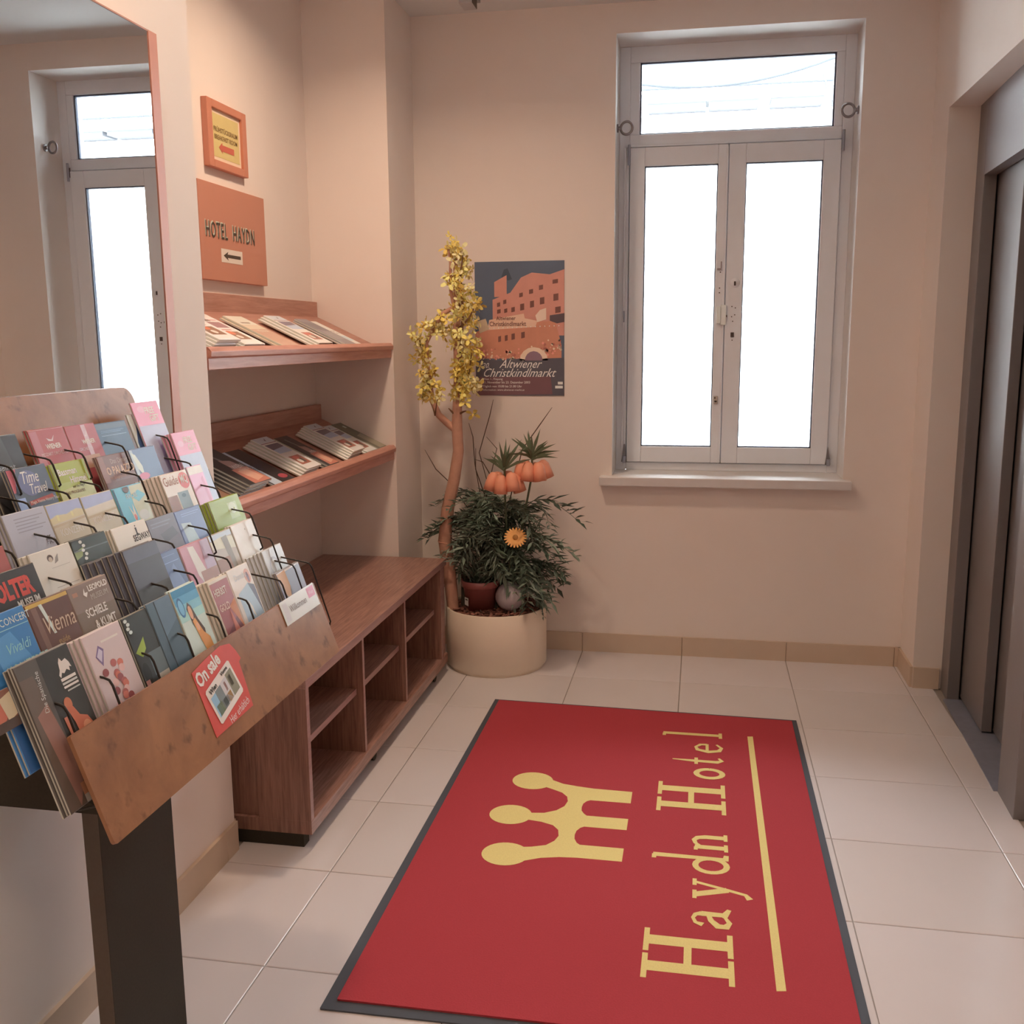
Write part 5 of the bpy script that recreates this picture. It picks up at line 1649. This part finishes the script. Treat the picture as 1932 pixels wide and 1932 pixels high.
# sticker and label holder on the front board
bd = Vector((0.055, 0, -0.153)).normalized()
bn = Vector((0.153, 0, 0.055)).normalized()
bo = Vector((-0.824 * KP, 0, KZ(0.894)))
bpnt = lambda y, d, o=0.0006: bo + (bd * d + Vector((0, y, 0))) * KP + bn * o
r = tag(empty('sale_sticker', tuple(bpnt(1.51, 0.08, 0.0))), 'red on sale sticker with a tilted picture card stuck on the burl board', 'sticker')
STK = mat((212, 78, 66), 0.45)
mb = MB()
mb.prism([bpnt(*p) for p in ((1.450, 0.020), (1.500, 0.012), (1.560, 0.006), (1.592, 0.012), (1.603, 0.028), (1.610, 0.046), (1.600, 0.050), (1.590, 0.132), (1.448, 0.136))], bn * 0.0004, STK)
mb.build('red_sheet', r)
mb = MB()
CRD = mat((232, 214, 192), 0.5)
cc = lambda u, v_, o=0.0018: bpnt(1.463 + 0.103 * u + 0.012 * v_, 0.060 - 0.026 * u + 0.064 * v_, o)
mb.poly([cc(a, b) for a, b in ((0.04, 0), (0.96, 0), (1, 0.05), (1, 0.95), (0.96, 1), (0.04, 1), (0, 0.95), (0, 0.05))], CRD)
for a, b_, c_, d_, col_ in ((0.06, 0.26, 0.24, 0.84, (150, 176, 206)), (0.24, 0.24, 0.46, 0.84, (128, 128, 124)), (0.46, 0.22, 0.70, 0.84, (206, 188, 180)), (0.70, 0.20, 0.94, 0.84, (146, 134, 110)), (0.10, 0.55, 0.30, 0.84, (140, 144, 110)), (0.52, 0.6, 0.66, 0.84, (222, 160, 80)), (0.34, 0.6, 0.52, 0.8, (84, 84, 74)), (0.56, 0.3, 0.62, 0.55, (190, 110, 100)), (0.74, 0.3, 0.84, 0.6, (92, 84, 72))):
    mb.poly([cc(a, b_, 0.0021), cc(c_, b_, 0.0021), cc(c_, d_, 0.0021), cc(a, d_, 0.0021)], mat(col_, 0.5))
mb.build('picture_card', r)
mb = MB()
rotm = 0.22
put_text(mb, 'On sale', mat((240, 222, 206), 0.5), lambda x, y: bpnt(1.456 + x, 0.050 - y, 0.0016), 0.034, sx=0.85, rot=rotm, bold=0.0012)
put_text(mb, 'Hier erhältlich', mat((240, 206, 190), 0.5), lambda x, y: bpnt(1.505 + x, 0.134 - y, 0.0016), 0.019, sx=0.72, rot=0.15)
put_text(mb, 'Wien', mat(K_, 0.5), lambda x, y: cc(0.10 + x * 9.5, 0.20 - y * 14, 0.0024), 0.013, bold=0.0004)
put_text(mb, 'Vienna', mat(K_, 0.5), lambda x, y: cc(0.60 + x * 9.5, 0.14 - y * 14, 0.0024), 0.010, bold=0.0003)
mb.build('lettering', r)

r = tag(empty('label_holder', tuple(bpnt(1.90, 0.02, 0.0))), 'small clear holder with white welcome card clipped on the board end', 'label')
mb = MB()
cl = lambda u, v_, o: bpnt(1.818 + 0.176 * u, -0.002 + 0.050 * v_, o)
mb.prism([cl(0, 0, 0.001), cl(1, 0, 0.001), cl(1, 1, 0.001), cl(0, 1, 0.001)], bn * 0.001, mat((222, 204, 192), 0.25))
mb.build('card', r)
mb = MB()
mb.poly([cl(0.76, 0.08, 0.0023), cl(0.97, 0.08, 0.0023), cl(0.97, 0.52, 0.0023), cl(0.76, 0.52, 0.0023)], mat((222, 146, 160), 0.4))
mb.build('pink_square', r)
mb = MB()
mb.poly([cl(0.04, 0.12, 0.0023), cl(0.16, 0.12, 0.0023), cl(0.16, 0.9, 0.0023), cl(0.04, 0.9, 0.0023)], mat((204, 184, 176), 0.4))
mb.build('print', r)
mb = MB()
put_text(mb, 'Willkommen', mat((120, 92, 84), 0.5), lambda x, y: bpnt(1.852 + x, 0.028 - y, 0.0028), 0.020, sx=0.82)
put_text(mb, 'Wien', mat((240, 200, 206), 0.5), lambda x, y: bpnt(1.957 + x, 0.018 - y, 0.0028), 0.013, sx=0.85)
mb.build('lettering', r)

# ------------------------------------------------------------------ magazines on the niche shelves
SS, SCo = 0.904, 0.427
pic1 = [('r', 0, 0, 1, 0.16, (206, 194, 196)), ('r', 0, 0.17, 1, 0.19, (150, 110, 120)), ('r', 0.08, 0.22, 0.92, 0.46, (120, 100, 110)), ('p', [(0.08, 0.38), (0.92, 0.34), (0.92, 0.5), (0.08, 0.5)], (186, 182, 200)), ('r', 0.14, 0.62, 0.78, 0.88, (172, 100, 80)), ('e', 0.42, 0.68, 0.16, 0.05, (206, 100, 84)), ('e', 0.36, 0.78, 0.12, 0.06, (228, 200, 180)), ('e', 0.55, 0.78, 0.08, 0.07, (96, 84, 74)), ('p', [(0.4, 0.06), (0.5, 0.1), (0.66, 0.04), (0.54, 0.13)], (110, 92, 100))]
pic2 = [('r', 0, 0.0, 1, 0.10, (236, 222, 204)), ('r', 0, 0.24, 0.9, 0.27, (216, 150, 140)), ('r', 0.2, 0.32, 0.85, 0.50, (168, 120, 116)), ('r', 0, 0.55, 0.7, 0.58, (206, 140, 130)), ('r', 0.14, 0.62, 0.80, 0.86, (150, 104, 80)), ('e', 0.38, 0.66, 0.18, 0.06, (214, 116, 84)), ('e', 0.45, 0.78, 0.12, 0.05, (226, 196, 176))]
tower = [('p', [(0.36, 0.10), (0.46, 0.10), (0.58, 0.42), (0.52, 0.46)], (150, 134, 124)), ('p', [(0.42, 0.34), (0.78, 0.40), (0.86, 0.62), (0.40, 0.60)], (176, 130, 116)), ('p', [(0.3, 0.6), (0.95, 0.6), (0.98, 1), (0.25, 1)], (204, 120, 96)), ('p', [(0.4, 0.66), (0.8, 0.64), (0.9, 0.9), (0.5, 0.95)], (226, 160, 130))]
MAGS = [
    # (shelf z, y of cover's near side at front, width, colour, els, texts, copies, fan, label, name)
    (0.978, 2.700, 0.150, (68, 60, 56), tower, [('WIEN', 0.45, 0.60, 0.20, (236, 214, 196)), ('VIENNA', 0.5, 0.68, 0.14, (226, 190, 170))], 9, -0.013, 'black city guide magazine with a tower, thick left stack on the lower shelf', 'magazine'),
    (0.978, 2.874, 0.070, (196, 190, 200), [('r', 0, 0, 0.16, 1, (46, 42, 44))], [('CULTURE', 0.30, 0.52, 0.36, (90, 84, 92), dict(rot=0)), ('VIENNA', 0.30, 0.60, 0.36, (90, 84, 92))], 1, 0, 'slim silver and black leaflet on the lower shelf', 'magazine'),
    (0.978, 2.946, 0.098, (62, 52, 50), [('e', 0.6, 0.84, 0.28, 0.06, (178, 72, 76))], [], 1, 0, 'black leaflet with a red spot on the lower shelf', 'magazine'),
    (0.978, 3.138, 0.125, (232, 214, 196), pic1, [], 6, -0.014, 'white magazine with two pictures, stack in the middle of the lower shelf', 'magazine'),
    (0.978, 3.325, 0.112, (70, 62, 58), tower, [('WIEN', 0.45, 0.60, 0.20, (236, 214, 196))], 4, -0.012, 'black tower magazine, small stack right of the middle on the lower shelf', 'magazine'),
    (0.978, 3.600, 0.125, (232, 214, 196), pic1, [], 8, -0.013, 'white picture magazine, thick stack at the right of the lower shelf', 'magazine'),
    (0.978, 3.760, 0.115, (226, 208, 192), pic1, [], 4, -0.006, 'white picture magazine, last white stack on the lower shelf', 'magazine'),
    (0.978, 3.890, 0.110, (96, 88, 66), [('r', 0.55, 0.12, 0.75, 0.2, (190, 190, 170)), ('p', [(0.3, 0.5), (0.9, 0.45), (1, 1), (0.3, 1)], (150, 132, 106))], [], 3, 0.0, 'dark olive booklet at the far end of the lower shelf', 'magazine'),
    (0.978, 2.480, 0.120, (200, 160, 120), [('r', 0, 0.5, 1, 1, (150, 104, 78))], [], 3, -0.006, 'tan booklet at the near end of the lower shelf', 'magazine'),
    (1.402, 2.560, 0.130, (232, 216, 198), pic2, [], 8, -0.010, 'white and red magazine, near left stack on the upper shelf', 'magazine'),
    (1.402, 2.715, 0.135, (234, 218, 200), pic2, [('Hotels', 0.05, 0.3, 0.2, (110, 90, 80), dict(shear=0.3))], 5, -0.009, 'white and red magazine, second stack on the upper shelf', 'magazine'),
    (1.402, 2.985, 0.130, (214, 180, 150), [('r', 0, 0, 1, 0.3, (222, 200, 176)), ('r', 0, 0.45, 1, 1, (196, 144, 118)), ('r', 0.2, 0.22, 0.7, 0.26, (150, 120, 100))], [('VIENNA', 0.2, 0.55, 0.2, (226, 196, 170))], 3, -0.012, 'tan magazine, middle stack on the upper shelf', 'magazine'),
    (1.402, 3.290, 0.130, (232, 214, 198), pic1, [], 5, -0.013, 'white picture magazine, fanned stack on the upper shelf', 'magazine'),
    (1.402, 3.560, 0.110, (140, 124, 122), [('p', [(0.0, 0.1), (1, 0.2), (1, 0.5), (0, 0.4)], (118, 106, 106)), ('r', 0.1, 0.5, 0.9, 0.8, (156, 140, 134))], [], 4, -0.006, 'grey photograph booklet at the right of the upper shelf', 'magazine'),
    (1.402, 3.690, 0.080, (228, 208, 188), [('r', 0.2, 0.4, 0.8, 0.42, (150, 130, 120)), ('r', 0.2, 0.6, 0.8, 0.8, (196, 196, 204))], [('City', 0.3, 0.52, 0.3, (150, 120, 110))], 2, -0.004, 'slim white leaflet at the far end of the upper shelf', 'magazine'),
]
for (zs, y0, w_, col_, els, txt, n, fan, lab, nm) in MAGS:
    L_ = 0.222
    n = max(1, int(n * 0.6 + 0.5))
    tt = 0.0062
    b = brochure('magazine', lab, 'magazine', w_, L_, col_, els, txt, t=tt, glossy=0.3)
    # front edge rests against the lip
    th = tt * n + 0.003
    zf = zs - 0.030 + SCo * L_ + th * SS + 0.006
    xf = -1.2925 - SS * L_ + th * SCo + 0.0
    b['group'] = 'magazines on the niche shelves'
    xf = -1.2925 - SS * L_ - 0.0 + 0.0
    stack(b, n, xf + 0.0, y0, zs - 0.030 + 0.012 + SCo * L_ + th * 1.1, SS, SCo, dx=fan, dz=tt + 0.0009, group='copies under the ' + lab.split(',')[0].split(' on ')[0].split(' at ')[0], lab='further copy underneath the ' + ' '.join(lab.split()[:9]), jit=0.002)
